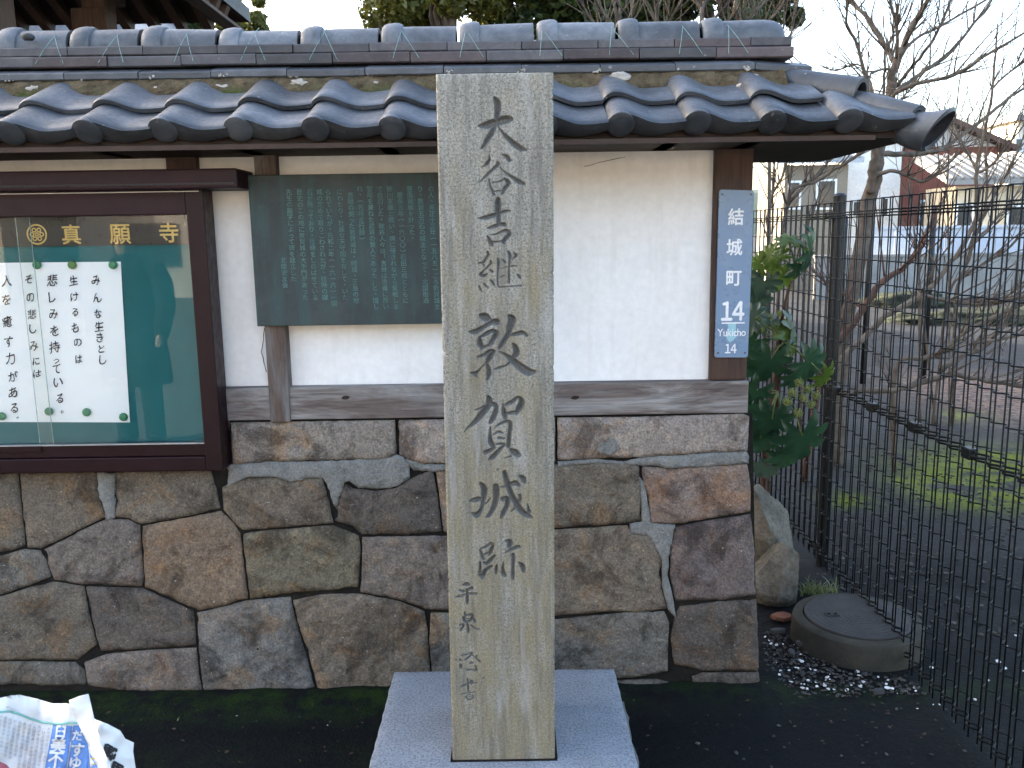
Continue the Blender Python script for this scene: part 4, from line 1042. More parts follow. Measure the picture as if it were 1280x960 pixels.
# ================================================================== blue address plate
YG = 2.915
g_tl, g_tr, g_br, g_bl = onY(899, 237, YG), onY(943, 238, YG), onY(935, 447, YG), onY(893, 447, YG)
sg = thing('address_plate', ((g_bl.x+g_br.x)/2, YG, g_bl.z), 'narrow blue enamel street address plate on the corner post', 'sign')
def sgp(u, v, y): 
    p = g_bl.lerp(g_br, u).lerp(g_tl.lerp(g_tr, u), v); return Vector((p.x, y, p.z))
bm = bmesh.new(); cr = []
for cu, cv, a0 in ((1, 1, 0), (0, 1, 90), (0, 0, 180), (1, 0, 270)):
    for a in (0, 30, 60, 90):
        w_, h_ = (g_br.x-g_bl.x), (g_tl.z-g_bl.z); r_ = .009
        c = sgp(cu, cv, YG); c.x += (r_ if cu == 0 else -r_); c.z += (r_ if cv == 0 else -r_)
        cr.append(c + Vector((r_*math.cos(R(a0+a)), 0, r_*math.sin(R(a0+a)))))
fv = [bm.verts.new(c) for c in cr]; bv = [bm.verts.new(c + Vector((0, .005, 0))) for c in cr]; n = len(fv)
bm.faces.new(fv); bm.faces.new(list(reversed(bv)))
for i in range(n): bm.faces.new((fv[i], bv[i], bv[(i+1) % n], fv[(i+1) % n]))
bmesh.ops.recalc_face_normals(bm, faces=bm.faces[:]); bmesh.ops.bevel(bm, geom=[e for e in bm.edges if abs(e.verts[0].co.y-YG) < 1e-5 and abs(e.verts[1].co.y-YG) < 1e-5], offset=.0015, segments=2, affect='EDGES')
link('plate', bmmesh('plate', bm), sg, MT['signblue'])
yt = YG - .0012; tb = TextB()
def sput(t, ch, px, py, h, wid=1.0, off=.02):
    p = onY(px, py, yt); t.put(ch, cell(p.x, p.z, h/F*2.97, yt, wid), off)
for ch, px, py in (('結',920,271),('城',918,309),('町',917,347)):
    tb = TextB(); sput(tb, ch, px, py, 21, .95, .022); tb.build('character', MT['signwhite'], sg)
p1 = [('1',910,395),('4',925,395)]
def latin(t, txt, px, py, h, track, off=.0, wid=1.0):
    p = onY(px, py, yt); s = h/F*2.97/.72; x = 0; ws = []; x0s = []
    for ch in txt:
        vs, _ = glyph(ch); mx = max(v[0] for v in vs); mn_ = min(v[0] for v in vs); ws.append(mx - mn_); x0s.append(mn_)
    tot = sum(ws)*wid + track*(len(txt)-1); x = -tot/2
    for ch, w_, m_ in zip(txt, ws, x0s):
        t.put(ch, (lambda x=x, m_=m_: (lambda u, v: (p.x + (x + (u-m_)*wid)*s, yt, p.z + (v - .12 - .345)*s)))(), off); x += w_*wid + track
for txt_, a_ in (('１４', (916, 389.5, 22, .02, .026, .80)), ('Yukicho', (914.5, 415.5, 9.5, .05, .008, .85)), ('１４', (913.5, 436, 11, .03, .02, .80))):
    tb = TextB(); latin(tb, txt_, *a_); tb.build('number' if txt_ == '１４' else 'romanised_name', MT['signwhite'], sg)
m = MB(); a = onY(902, 404, yt); b = onY(931, 403, yt); m.box((a.x, yt-.0002, a.z-.0022), (b.x, yt+.001, a.z+.0022)); m.build('underline', MT['signwhite'], sg)
vs = [onY(x, y, yt+.0006) for x, y in ((910,404.5),(920,404.5),(919.5,416),(920.5,421),(917,425),(912.5,428),(909,424.5),(907.5,420),(910.5,415))]
link('emblem', mesh('emblem', vs, [tuple(range(len(vs)))]), sg, MT['signpale'])
for px, py in ((903,243),(939,243),(931,441),(897.5,441)):
    p = onY(px, py, YG); m = MB(); m.tube([p + Vector((0, .004, 0)), p + Vector((0, -.002, 0))], .0035, 10); m.build('screw', MT['steel'], sg)
# ================================================================== mesh fence
FX = 1.44
fen = thing('mesh_fence', (FX, 3.98, 0), 'black coated welded wire mesh fence running away beside the wall', 'fence')
def wire_off(i): return (.004, -.004)[i % 2]
def loop_off(i): return (.011, -.011)[i % 2]
SPY = .0390
ys = np.arange(1.30, 6.6, SPY); ZTOP = 1.727
def vwire(h, r=.0027):
    m = MB(); m.tube([(0, 0, 0), (0, 0, h)], r, 5); return mesh('upright_wire', m.v, m.f, True)
M_hi, M_lo = vwire(ZTOP - .060), vwire(ZTOP - .006)
for me in (M_hi, M_lo): me.materials.append(MT['fence'])
for i, y in enumerate(ys):
    o = link('upright_wire', M_hi if y > 2.985 else M_lo, fen); o.location = (FX + wire_off(i), y, .060 if y > 2.985 else .006)
def hwire(z, y0, y1, r, amp=1.0, name='cross_wire', dx=0):
    P = []
    for i, y in enumerate(ys):
        if y < y0 - .03 or y > y1 + .03: continue
        P.append((FX + dx + loop_off(i)*amp, y - .009, z)); P.append((FX + dx + loop_off(i)*amp, y + .009, z))
    m = MB(); m.tube(P, r, 5); m.build(name, MT['fence'], fen, True)
rows = [ZTOP - .003, 1.575] + [1.575 - .0905*k for k in range(1, 17)]
for z in rows:
    if abs(z - .90) < .04: continue
    hwire(z, 1.3, 6.6, .0025)
for zc, rr in ((1.668, .0042), (.905, .0052)):
    for dz in (-.011, 0, .011):
        hwire(zc + dz, 1.3, 6.6, rr*.75, .8, 'rail_wire', .004*(1 if dz else -1))
for dz in (0, .016):
    hwire(.108 + dz, 2.99, 6.6, .0038, .9, 'rail_wire'); hwire(.048 + dz, 1.3, 2.975, .0038, .9, 'rail_wire')
# clips on the rails
for zc in (.905,):
    for y in np.arange(1.5, 6, .37):
        box('rail_clip', (FX-.016, y, zc-.018), (FX+.014, y+.05, zc+.018), MT['fencepost'], fen, .004)
for y in (1.98, 3.975, 5.97):
    m = MB(); r = .029
    m.tube([(FX+.055, y, -.1), (FX+.055, y, 1.745), (FX+.055, y, 1.757), (FX+.055, y, 1.767), (FX+.055, y, 1.772)], [r, r, r*1.02, r*.75, r*.2], 20)
    p = m.build('post', MT['fencepost'], fen, True); p.data.set_sharp_from_angle(angle=R(40))
    for z in (.105, .905, 1.67): box('bracket', (FX+.0, y-.022, z-.016), (FX+.05, y+.022, z+.016), MT['fencepost'], fen, .003)

# ================================================================== manhole with concrete ring
mc = onZ(1072, 769, .105)
mh = thing('manhole', (mc.x, mc.y, 0), 'round iron manhole lid set in a raised concrete ring beside the fence', 'manhole')
def lathe(name, prof_, mat, parent, c, n=56, smooth=True, wob=0):
    bm = bmesh.new(); rg = []
    for r_, z in prof_:
        rg.append([bm.verts.new((c.x + r_*math.cos(2*math.pi*k/n)*(1+wob*noise.noise(Vector((math.cos(2*math.pi*k/n)*2, math.sin(2*math.pi*k/n)*2, z*6)))), c.y + r_*math.sin(2*math.pi*k/n)*(1+wob*noise.noise(Vector((math.cos(2*math.pi*k/n)*2, math.sin(2*math.pi*k/n)*2, z*6)))), z)) for k in range(n)])
    for a in range(len(rg)-1):
        for k in range(n): bm.faces.new((rg[a][k], rg[a][(k+1) % n], rg[a+1][(k+1) % n], rg[a+1][k]))
    bm.faces.new(rg[-1]); bm.faces.new(list(reversed(rg[0]))); bmesh.ops.recalc_face_normals(bm, faces=bm.faces[:])
    me = bmmesh(name, bm, smooth); me.set_sharp_from_angle(angle=R(35)); return link(name, me, parent, mat)
RO, RL = .246, .200
lathe('concrete_ring', [(RO*1.02, -.08), (RO*1.01, .02), (RO, .078), (RO-.003, .090), (RO-.010, .096), (RL+.006, .099), (RL+.004, .090), (RL+.004, .05)], MT['concrete'], mh, Vector((mc.x, mc.y, 0)), 72, True, .012)
pr = [(RL+.001, .06), (RL+.001, .102), (RL-.003, .106), (RL-.010, .106)]
r_ = RL - .014
while r_ > .012:
    pr += [(r_, .1050), (r_-.005, .1050), (r_-.006, .106), (r_-.014, .106)]; r_ -= .021
lathe('lid', pr, MT['iron'], mh, Vector((mc.x, mc.y, 0)), 72)
hpnt = onZ(1040, 768, .108); 
m = MB()
for s in (-1, 1): m.box((hpnt.x-.026, hpnt.y + s*.011-.003, .104), (hpnt.x+.026, hpnt.y + s*.011+.003, .111))
for s in (-1, 1): m.box((hpnt.x+s*.023-.003, hpnt.y-.0079, .104), (hpnt.x+s*.023+.003, hpnt.y+.0079, .111))
m.box((hpnt.x-.006, hpnt.y-.0078, .1065), (hpnt.x+.006, hpnt.y+.0078, .1125))
m.build('lifting_slot', MT['iron'], mh)
m = MB(); m.box((hpnt.x-.0198, hpnt.y-.0079, .100), (hpnt.x+.0198, hpnt.y+.0079, .1063)); m.build('slot_shade_block', MT['joint'], mh)  # dark block stands in for the shade inside the slot

# ================================================================== boulders, rubble, shards
def boulder(label, px, py, sx, sy, sz, seed, rot=0, ground=None):
    c = onZ(px, py, .0); bm = bmesh.new(); bmesh.ops.create_icosphere(bm, subdivisions=5, radius=1)
    rr = random.Random(seed); planes = [(Vector((rr.uniform(-1,1), rr.uniform(-1,1), rr.uniform(-.5,1))).normalized(), rr.uniform(.50, .80)) for _ in range(9)]
    for v in bm.verts:
        d = v.co.normalized()
        k = min([1.0] + [h/max(1e-3, d.dot(n)) for n, h in planes if d.dot(n) > .05])
        k *= 1 + .05*fbm(d*3 + Vector((seed, 0, 0)), 4)*.9 + .02*noise.noise(d*9 + Vector((0, seed, 0)))
        v.co = Vector((d.x*sx*k, d.y*sy*k, d.z*sz*k))
    mx_ = [max(abs(v.co[q]) for v in bm.verts) for q in range(3)]
    for v in bm.verts: v.co = Vector((v.co.x*sx/mx_[0], v.co.y*sy/mx_[1], v.co.z*sz/mx_[2]))
    bm.transform(Matrix.Rotation(rot, 4, 'Y') @ Matrix.Rotation(seed, 4, 'Z'))
    bo = bmmesh('boulder', bm, True); bo.set_sharp_from_angle(angle=R(14)); o = link('boulder', bo, None, MT['boulder']); o.location = (c.x, c.y, sz*.72)
    tag(o, label, 'boulder', 'boulders at the wall corner'); return o
b1 = boulder('pale tan boulder leaning at the wall corner, front of two', 968, 748, .125, .12, .165, 3, .12)
b2 = boulder('mossy grey boulder behind the pale one at the wall corner', 955, 728, .150, .13, .275, 8, -.05)

def stones_stuff(name, label, cat, pts, size, mat, seed):
    rr = random.Random(seed); V = []; fs = []
    ico = bmesh.new(); bmesh.ops.create_icosphere(ico, subdivisions=1, radius=1); bv = [v.co.copy() for v in ico.verts]; ico.verts.index_update(); bf = [tuple(v.index for v in f.verts) for f in ico.faces]; ico.free()
    for p in pts:
        s = size*rr.uniform(.4, 1.6); M_ = Matrix.Rotation(rr.uniform(0, 6), 3, 'Z') @ Matrix.Rotation(rr.uniform(-.5, .5), 3, 'X'); n = len(V); sc_ = (s, s*rr.uniform(.5, 1), s*rr.uniform(.2, .55))
        for v in bv: V.append(Vector(p) + M_ @ Vector((v.x*sc_[0]*rr.uniform(.8, 1.2), v.y*sc_[1]*rr.uniform(.8, 1.2), v.z*sc_[2])) + Vector((0, 0, s*.25)))
        fs += [tuple(i+n for i in f) for f in bf]
    o = link(name, mesh(name, V, fs), None, mat); return tag(o, label, cat, kind='stuff')
MT['pebble'] = leafm('mixed_gravel', (.012, .012, .012), (.070, .064, .056), 0.0, .95)
MT['shell'] = leafm('white_shell_chips', (.45, .44, .42), (.75, .74, .72), 0.0, .7)
def scatter(poly, n, seed, z=0):
    rr = random.Random(seed); P = [onZ(x, y, 0) for x, y in poly]; out = []
    x0, x1 = min(p.x for p in P), max(p.x for p in P); y0, y1 = min(p.y for p in P), max(p.y for p in P)
    while len(out) < n:
        x, y = rr.uniform(x0, x1), rr.uniform(y0, y1); c = False; j = len(P)-1
        for i in range(len(P)):
            if (P[i].y > y) != (P[j].y > y) and x < (P[j].x-P[i].x)*(y-P[i].y)/(P[j].y-P[i].y)+P[i].x: c = not c
            j = i
        if c: out.append((x, y, z))
    return out
zone = [(955,790),(1000,790),(1010,820),(1060,838),(1130,845),(1160,868),(1090,872),(955,868)]
stones_stuff('gravel', 'loose dark gravel and grit around the manhole and wall corner', 'gravel', scatter(zone, 700, 1) + scatter([(950,865),(1180,865),(1260,960),(900,960),(760,890),(960,880)], 45, 2) + scatter([(0,862),(480,868),(440,900),(0,890)], 120, 5), .006, MT['pebble'], 3)
stones_stuff('shell_chips', 'scattered white shell chips on the dark ground by the manhole', 'shells', scatter([(1000,835),(1110,842),(1150,868),(1000,862)], 40, 4) + scatter([(955,785),(1005,800),(1000,860),(955,860)], 22, 6) + scatter([(1090,845),(1280,760),(1280,900),(1150,900)], 16, 7) + scatter([(20,862),(480,870),(460,930),(20,930)], 22, 8), .0065, MT['shell'], 5)
stones_stuff('lot_gravel', 'small stones strewn over the bare lot behind the fence', 'gravel', scatter([(1020,720),(1080,560),(1280,560),(1280,800),(1150,790)], 900, 11), .009, MT['pebble'], 13)
def shard(name, px, py, w, d, mat, label, cat, rz, grp=None):
    c = onZ(px, py, .012); bm = bmesh.new(); n = 7; rr = random.Random(px); top = []; bot = []
    for k_ in range(n):
        a = 2*math.pi*k_/n; r1 = rr.uniform(.7, 1.1); q = (w*r1*math.cos(a), d*r1*math.sin(a)); top.append(bm.verts.new((*q, .014))); bot.append(bm.verts.new((q[0]*1.05, q[1]*1.05, -.004)))
    bm.faces.new(top); bm.faces.new(list(reversed(bot)))
    for k_ in range(n): bm.faces.new((top[k_], bot[k_], bot[(k_+1) % n], top[(k_+1) % n]))
    bmesh.ops.recalc_face_normals(bm, faces=bm.faces[:]); bmesh.ops.bevel(bm, geom=bm.edges[:], offset=.003, segments=1, affect='EDGES')
    o = link(name, bmmesh(name, bm), None, mat); o.location = c; o.rotation_euler = (.12, .1, rz); tag(o, label, cat, grp)
shard('terracotta_shard', 976, 772, .05, .032, MT['terracotta'], 'broken reddish terracotta piece lying below the pale boulder', 'shard', .4)
for px, py, w, lb in ((972,790,.032,'dark broken tile shard in the gravel nearest the wall corner'),(1003,806,.030,'dark broken tile shard beside the concrete ring, bluish'),(990,817,.026,'flat dark shard in the gravel in front of the tile shards'),(1098,866,.020,'small dark shard in front of the manhole')):
    shard('tile_shard', px, py, w, w*.6, MT['slate'], lb, 'shard', px*.1, 'tile shards in the gravel')
# weeds by the fence post
def weeds(name, label, px, py, n, h, spread, mat, seed):
    c = onZ(px, py, 0); rr = random.Random(seed); V = []; fs = []
    for _ in range(n):
        x, y = c.x + rr.gauss(0, spread), c.y + rr.gauss(0, spread*.6); a = rr.uniform(0, 6.28); L = h*rr.uniform(.4, 1.2); w = .0025*rr.uniform(.7, 1.6); P = []
        for t in (0, .4, .75, 1): P.append(Vector((x + math.cos(a)*L*.6*t*t, y + math.sin(a)*L*.6*t*t, L*(t - .25*t*t))))
        s = Vector((-math.sin(a), math.cos(a), 0)); k0 = len(V)
        for t, p in zip((1, .9, .6, .05), P): V += [p - s*w*t, p + s*w*t]
        fs += [(k0+2*q, k0+2*q+1, k0+2*q+3, k0+2*q+2) for q in range(3)]
    tag(link(name, mesh(name, V, fs), None, mat), label, 'weeds', kind='stuff')
weeds('weeds', 'tuft of yellow green weeds between boulder and manhole', 1020, 742, 90, .07, .045, MT['grass'], 1)
weeds('moss_weeds', 'short green moss and weeds along the foot of the stone wall', 200, 866, 30, .02, .6, MT['grass'], 2)
def flakes(name, label, cat, pts, size, mat, seed):
    rr = random.Random(seed); V = []; fs = []
    for p in pts:
        s = size*rr.uniform(.5, 1.5); a = rr.uniform(0, 6.28); d = Vector((math.cos(a), math.sin(a), rr.uniform(-.1, .3))); e = Vector((-math.sin(a), math.cos(a), rr.uniform(-.1, .4)))*rr.uniform(.35, .7); q = Vector(p) + Vector((0, 0, .012)); n = len(V)
        V += [q - d*s, q - e*s + Vector((0, 0, s*.3)), q + d*s, q + e*s + Vector((0, 0, s*.3))]; fs.append((n, n+1, n+2, n+3))
    tag(link(name, mesh(name, V, fs), None, mat), label, cat, kind='stuff')
MT['deadleaf'] = leafm('dead_leaf', (.020, .013, .008), (.085, .052, .028), .1, .8)
flakes('leaf_litter', 'bits of dead leaf gathered along the wall foot and by the manhole', 'leaf litter', scatter([(0,858),(480,862),(470,885),(0,890)], 90, 21) + scatter([(0,880),(480,880),(440,960),(180,960)], 35, 22) + scatter([(780,872),(960,870),(1170,860),(1230,940),(800,950)], 60, 23) + scatter(zone, 45, 24) + scatter([(1020,720),(1080,600),(1280,600),(1280,800),(1150,790)], 90, 25), .0065, MT['deadleaf'], 4)
# ================================================================== fatsia shrub
fa = onZ(968, 640, 0)
fat = thing('fatsia_shrub', (1.12, 3.62, 0), 'glossy palmate leaved shrub with pale flower heads between wall and fence', 'shrub')
def leaf_mesh(n=8, seed=0, slim=.205):
    rr = random.Random(seed); bm = bmesh.new(); o = bm.verts.new((0, 0, 0)); A = np.linspace(-140, 140, n); notch = []
    for k in range(n+1):
        a = R(A[0]-20 if k == 0 else A[-1]+20 if k == n else (A[k-1]+A[k])/2); r = .40 if 0 < k < n else .15
        notch.append(bm.verts.new((math.sin(a)*r, math.cos(a)*r, -.02)))
    for k in range(n):
        a = R(A[k]); L = (1.0 - .30*abs(A[k])/140)*rr.uniform(.9, 1.06); d = Vector((math.sin(a), math.cos(a), 0)); s = Vector((d.y, -d.x, 0))
        def P(t, w, z): return bm.verts.new(d*L*t + s*w*L + Vector((0, 0, z)))
        m1 = P(.35, 0, -.045); m2 = P(.68, 0, -.09); tip = P(1.0, 0, -.24*rr.uniform(.5, 1.6))
        l1, r1 = P(.66, -slim, -.005), P(.66, slim, -.005); l2, r2 = P(.86, -slim*.72, -.10), P(.86, slim*.72, -.10)
        for f in ((o, m1, notch[k]), (o, notch[k+1], m1), (m1, l1, notch[k]), (m1, notch[k+1], r1), (m1, m2, l1), (m1, r1, m2), (m2, l2, l1), (m2, r1, r2), (m2, tip, l2), (m2, r2, tip)): bm.faces.new(f)
    bmesh.ops.recalc_face_normals(bm, faces=bm.faces[:]); return bmmesh('leaf', bm, True)
LM = {k: [leaf_mesh(7+q % 3, q*5+i, .205 if k != 'y' else .18) for q in range(3)] for i, k in enumerate('dyg')}
for k, nm in (('d', 'fatsia'), ('y', 'fatsia_young'), ('g', 'fatsia_dull')):
    for me in LM[k]: me.materials.append(MT[nm])
node = {}
def leaf(px, py, rad, ang, Y, kind='d', tilt=35, stalk=None, roll=0):
    """joint of the leaf at a pixel; ang: direction of the middle lobe, clockwise from up; tilt: how far the blade leans back"""
    p = onY(px, py, Y); s = rad/F*Y*1.1; o = link('leaf', LM[kind][(px+py) % 3], fat)
    o.matrix_basis = Matrix.Translation(p) @ Matrix.Rotation(R(ang), 4, 'Y') @ Matrix.Rotation(R(90 - tilt), 4, 'X') @ Matrix.Rotation(R(roll), 4, 'Y') @ Matrix.Diagonal((s, s, s, 1))
    if stalk:
        q = onY(stalk[0], stalk[1], Y + .04); m = MB(); mid = p.lerp(q, .5) + Vector((0, 0, .012)); m.tube([p, mid, q], [.0028, .0032, .0038], 6); m.build('leaf_stalk', MT['petiole'], fat, True)
S1, S2, S3 = (981, 428), (972, 490), (994, 335)
for a in [(964,449,36,190,3.55,'d',25,S1),(1010,453,37,120,3.52,'d',30,S1),(965,524,40,185,3.55,'d',25,S2),(1003,545,46,165,3.5,'d',28,(990,510)),(985,424,30,60,3.58,'y',45,S1),
          (1012,312,34,100,3.6,'d',55,S3),(1002,330,30,130,3.62,'d',50,S3),(972,325,24,-60,3.62,'y',50,S3),(985,302,22,-10,3.64,'y',55,S3),(1000,305,20,30,3.6,'y',60,S3),(962,318,20,-80,3.6,'y',60,S3),(950,330,20,-100,3.64,'y',55,S3),
          (978,345,24,-120,3.66,'y',40,S3),(955,352,30,200,3.66,'g',20,S3),(945,375,30,185,3.68,'g',25,S3),(942,398,28,-60,3.6,'g',40,S1),(960,405,24,-20,3.7,'g',50,S1),
          (948,455,30,220,3.6,'d',30,S1),(946,488,30,210,3.58,'d',30,S2),(940,505,28,190,3.62,'d',30,S2),(975,512,26,150,3.6,'g',30,S2),(990,412,34,75,3.6,'g',60,S1),(995,470,26,160,3.6,'d',35,S1),(1030,470,26,130,3.52,'y',40,S1),(944,425,24,230,3.66,'d',30,S1),(950,548,32,200,3.6,'d',25,S2),(982,568,30,170,3.62,'d',30,(978,530)),(958,585,26,190,3.68,'g',30,None)]:
    leaf(*a)
for pts, r in (([(996,330),(985,365),(977,400),(974,440),(966,500),(958,570),(955,640)], .006), ([(981,428),(974,470),(968,540)], .007), ([(972,490),(956,540),(950,640)], .007), ([(994,335),(990,350)], .010)):
    m = MB(); P = [onY(x, y, 3.66 if y < 520 else 4.05) for x, y in pts]; 
    if len(pts) > 5 or pts[-1][1] == 640: P.append(Vector((P[-1].x - .02, 4.05, 0)))
    m.tube(P, [r*(1+.15*i) for i in range(len(P))], 8); m.build('stem', MT['bark_red'], fat, True)
def umbel(px, py, Y, r=.017, sd=0):
    p = onY(px, py, Y); rr = random.Random(sd); m = MB(); V = []
    bm = bmesh.new()
    for k in range(26):
        th = math.acos(1-2*(k+.5)/26); ph = k*2.4; d = Vector((math.sin(th)*math.cos(ph), math.sin(th)*math.sin(ph), math.cos(th)))
        bmesh.ops.create_icosphere(bm, subdivisions=1, radius=r*.24*rr.uniform(.8, 1.2), matrix=Matrix.Translation(p + d*r*rr.uniform(.85, 1.1)))
    bmesh.ops.create_icosphere(bm, subdivisions=1, radius=r*.7, matrix=Matrix.Translation(p))
    o = link('flower_head', bmmesh('flower_head', bm, True), fat, MT['umbel']); return p
for i, (px, py, st) in enumerate([(999,478,S2),(1010,486,S2),(1020,494,S2),(1014,505,S2),(990,490,S2),(998,516,S2),(984,502,S2),(1004,497,S2),(975,392,S1),(962,396,S1),(952,412,S1),(968,408,S1),(982,402,S1),(948,398,S1)]):
    p = umbel(px, py, 3.50 if py > 430 else 3.6, .0165 if py > 430 else .013, i); q = onY(*((985, 491) if py > 430 else (970, 420)), 3.56)
    m = MB(); m.tube([p, p.lerp(q, .5) + Vector((0, 0, -.006)), q], [.0012, .0016, .002], 5); m.build('flower_stalk', MT['petiole'], fat, True)

# ================================================================== bare tree and shrubs inside the lot
def limb_obj(parent, name, pts, Y, mat, dY=0, twigs=0, seed=0):
    """pts: pixel x, y, width; Y depth (may drift by dY along the limb)"""
    rr = random.Random(seed); P = []; Rd = []
    n = len(pts)
    for i, (x, y, w) in enumerate(pts):
        d = Y + dY*i/max(1, n-1); P.append(onY(x, y, d)); Rd.append(w/F*d*.5)
    Q = []; QR = []
    for i in range(n-1):
        for t in np.linspace(0, 1, 5)[:-1]:
            t = float(t); p0, p1, p2, p3 = P[max(i-1, 0)], P[i], P[i+1], P[min(i+2, n-1)]
            q = .5*((2*p1)+(p2-p0)*t+(2*p0-5*p1+4*p2-p3)*t*t+(3*p1-p0-3*p2+p3)*t**3)
            r0 = Rd[i]+(Rd[i+1]-Rd[i])*t
            Q.append(q + Vector((rr.gauss(0, 1), rr.gauss(0, 1), rr.gauss(0, 1)))*r0*.22); QR.append(r0*rr.uniform(.93, 1.08))
    Q.append(P[-1]); QR.append(Rd[-1])
    m = MB(); m.tube(Q, QR, 8 if max(QR) > .02 else 6)
    for _ in range(twigs):
        i = rr.randrange(len(Q)//4, len(Q)); base = Q[i]; dr = (Q[min(i+1, len(Q)-1)] - Q[max(0, i-1)])
        if dr.length < 1e-6: continue
        dr.normalize(); dv = (dr*.8 + Vector((rr.uniform(-1, 1), rr.uniform(-.6, .6), rr.uniform(-.2, 1)))*.75).normalized(); L = rr.uniform(.15, .65); r0 = min(QR[i]*.55, .007); T_ = [base]; 
        for s_ in range(4):
            dv = (dv + Vector((rr.uniform(-.22, .22), rr.uniform(-.2, .2), rr.uniform(-.08, .25)))).normalized(); T_.append(T_[-1] + dv*L/4)
        m.tube(T_, [r0, r0*.8, r0*.6, r0*.45, r0*.3], 4)
        if L > .35:
            dv2 = (dv + Vector((rr.uniform(-.9, .9), 0, rr.uniform(-.2, .6)))).normalized(); m.tube([T_[2], T_[2]+dv2*L*.2, T_[2]+dv2*L*.38 + Vector((0, 0, .03))], [r0*.5, r0*.4, r0*.25], 4)
    return m.build(name, mat, parent, True)
bt_base = onZ(1056, 580, 0)
bt = thing('bare_tree', (bt_base.x, bt_base.y, 0), 'leafless forked tree with spreading branches beyond the fence', 'tree')
YT_ = bt_base.y
limb_obj(bt, 'trunk', [(1044,585,20),(1050,480,18),(1058,400,18),(1072,320,18),(1087,250,19),(1096,205,16),(1106,150,15),(1113,110,12),(1118,84,11),(1129,58,9),(1142,28,6.5),(1160,0,5),(1176,-40,4),(1190,-90,2)], YT_, MT['bark'], 0, 6, 1)
br = [[(1088,240,10),(1091,210,9),(1094,180,8),(1092,140,6),(1081,92,4.5),(1070,52,3.8),(1058,31,3),(1059,0,2.2),(1052,-40,1.5)],
      [(1114,100,8),(1117,78,6.5),(1107,58,5.5),(1083,22,4.5),(1061,1,4),(1035,-30,2.5)], [(1122,72,6),(1121,52,4.5),(1120,28,4),(1112,0,3.5),(1100,-50,2)],
      [(1113,122,6),(1129,107,5),(1155,88,4.5),(1184,70,4),(1210,39,3.4),(1240,0,2.6),(1265,-40,1.5)], [(1110,130,6),(1122,115,5),(1153,103,4.6),(1192,94,4),(1232,70,3.2),(1280,41,2.6),(1330,10,1.5)],
      [(1116,112,5),(1129,97,4.2),(1149,72,3.8),(1170,44,3.4),(1188,0,2.6),(1200,-50,1.6)], [(1121,70,4.5),(1149,46,3.6),(1175,33,3),(1232,0,2.4),(1280,-30,1.5)],
      [(1103,130,4),(1106,95,3),(1107,65,2.6),(1118,35,2.2),(1122,5,1.4)], [(1112,128,4),(1126,124,2.6),(1140,110,2.2),(1165,95,1.6)], [(1113,86,4),(1098,88,2.6),(1087,96,2.4),(1089,125,2)], [(1130,57,3.6),(1150,20,3),(1165,-10,2.4)],
      [(1100,192,8),(1110,193,7),(1150,192,6),(1178,186,5),(1215,160,4.5),(1245,135,4),(1280,110,3)], [(1090,222,6),(1112,214,4.5),(1135,220,4),(1153,227,3.5),(1180,210,3),(1200,190,2)], [(1092,122,4),(1086,98,3),(1072,80,2.2),(1046,88,2),(1030,84,1.6)]]
for i, b in enumerate(br): limb_obj(bt, 'branch', b, YT_ + (.05 if i % 2 else -.05), MT['bark'], (-.4, .5, -.2, .4, -.5)[i % 5], 18, i+10)
def shrub(label, limbs, Y, mat, seed, grp):
    p0 = onY(limbs[0][0][0], limbs[0][0][1], Y); t = thing('bare_shrub', (p0.x, Y, 0), label, 'shrub', grp)
    for i, l in enumerate(limbs):
        o = limb_obj(t, 'stem', l, Y, mat, ((-.3, .3, .0, -.15, .2)[i % 5]), 15, seed+i)
    return t
g_ = 'leafless shrubs beyond the fence'
def gy(Y): return 480 + F*math.tan(math.atan(1.6/Y) - PITCH)
shrub('leafless shrub with one long arching stem leaning right through the fence view', [[(1030,gy(5.2),10),(1045,470,9),(1083,420,8),(1106,397,7.5),(1142,375,7),(1169,353,6.5),(1195,320,6),(1217,281,5.5),(1221,255,5),(1220,214,4.5),(1226,185,4),(1238,130,3.4),(1243,81,2.8),(1247,30,2)],
      [(1221,214,4),(1212,195,3),(1198,168,2.4),(1190,150,1.5)], [(1240,110,3),(1256,95,2.4),(1275,80,1.8)], [(1222,216,3.6),(1240,205,3),(1262,180,2.4),(1276,150,1.8)]], 5.2, MT['bark'], 40, g_)
shrub('thin pale stemmed shrub rising in front of the cream house', [[(1190,gy(7),5),(1194,382,4.5),(1200,351,4.2),(1208,330,4),(1216,305,4),(1230,267,3.6),(1234,230,3.4),(1232,200,3),(1240,160,2.5),(1262,120,2)], [(1217,303,3.4),(1240,280,3),(1256,262,2.6),(1276,235,2)], [(1150,gy(7),4),(1149,345,3.6),(1150,318,3),(1156,290,2.4)],
      [(1165,gy(7),4),(1185,375,4),(1205,345,3.8),(1232,328,3.6),(1256,314,3.4),(1280,290,3)], [(1228,275,2.8),(1254,225,2.4),(1270,195,2.2),(1280,170,1.6)], [(1187,gy(7),3),(1186,300,2.6),(1184,240,2.2),(1186,190,1.8)], [(1170,gy(7),3),(1139,250,2.4),(1142,200,2)]], 7.0, MT['bark'], 60, g_)
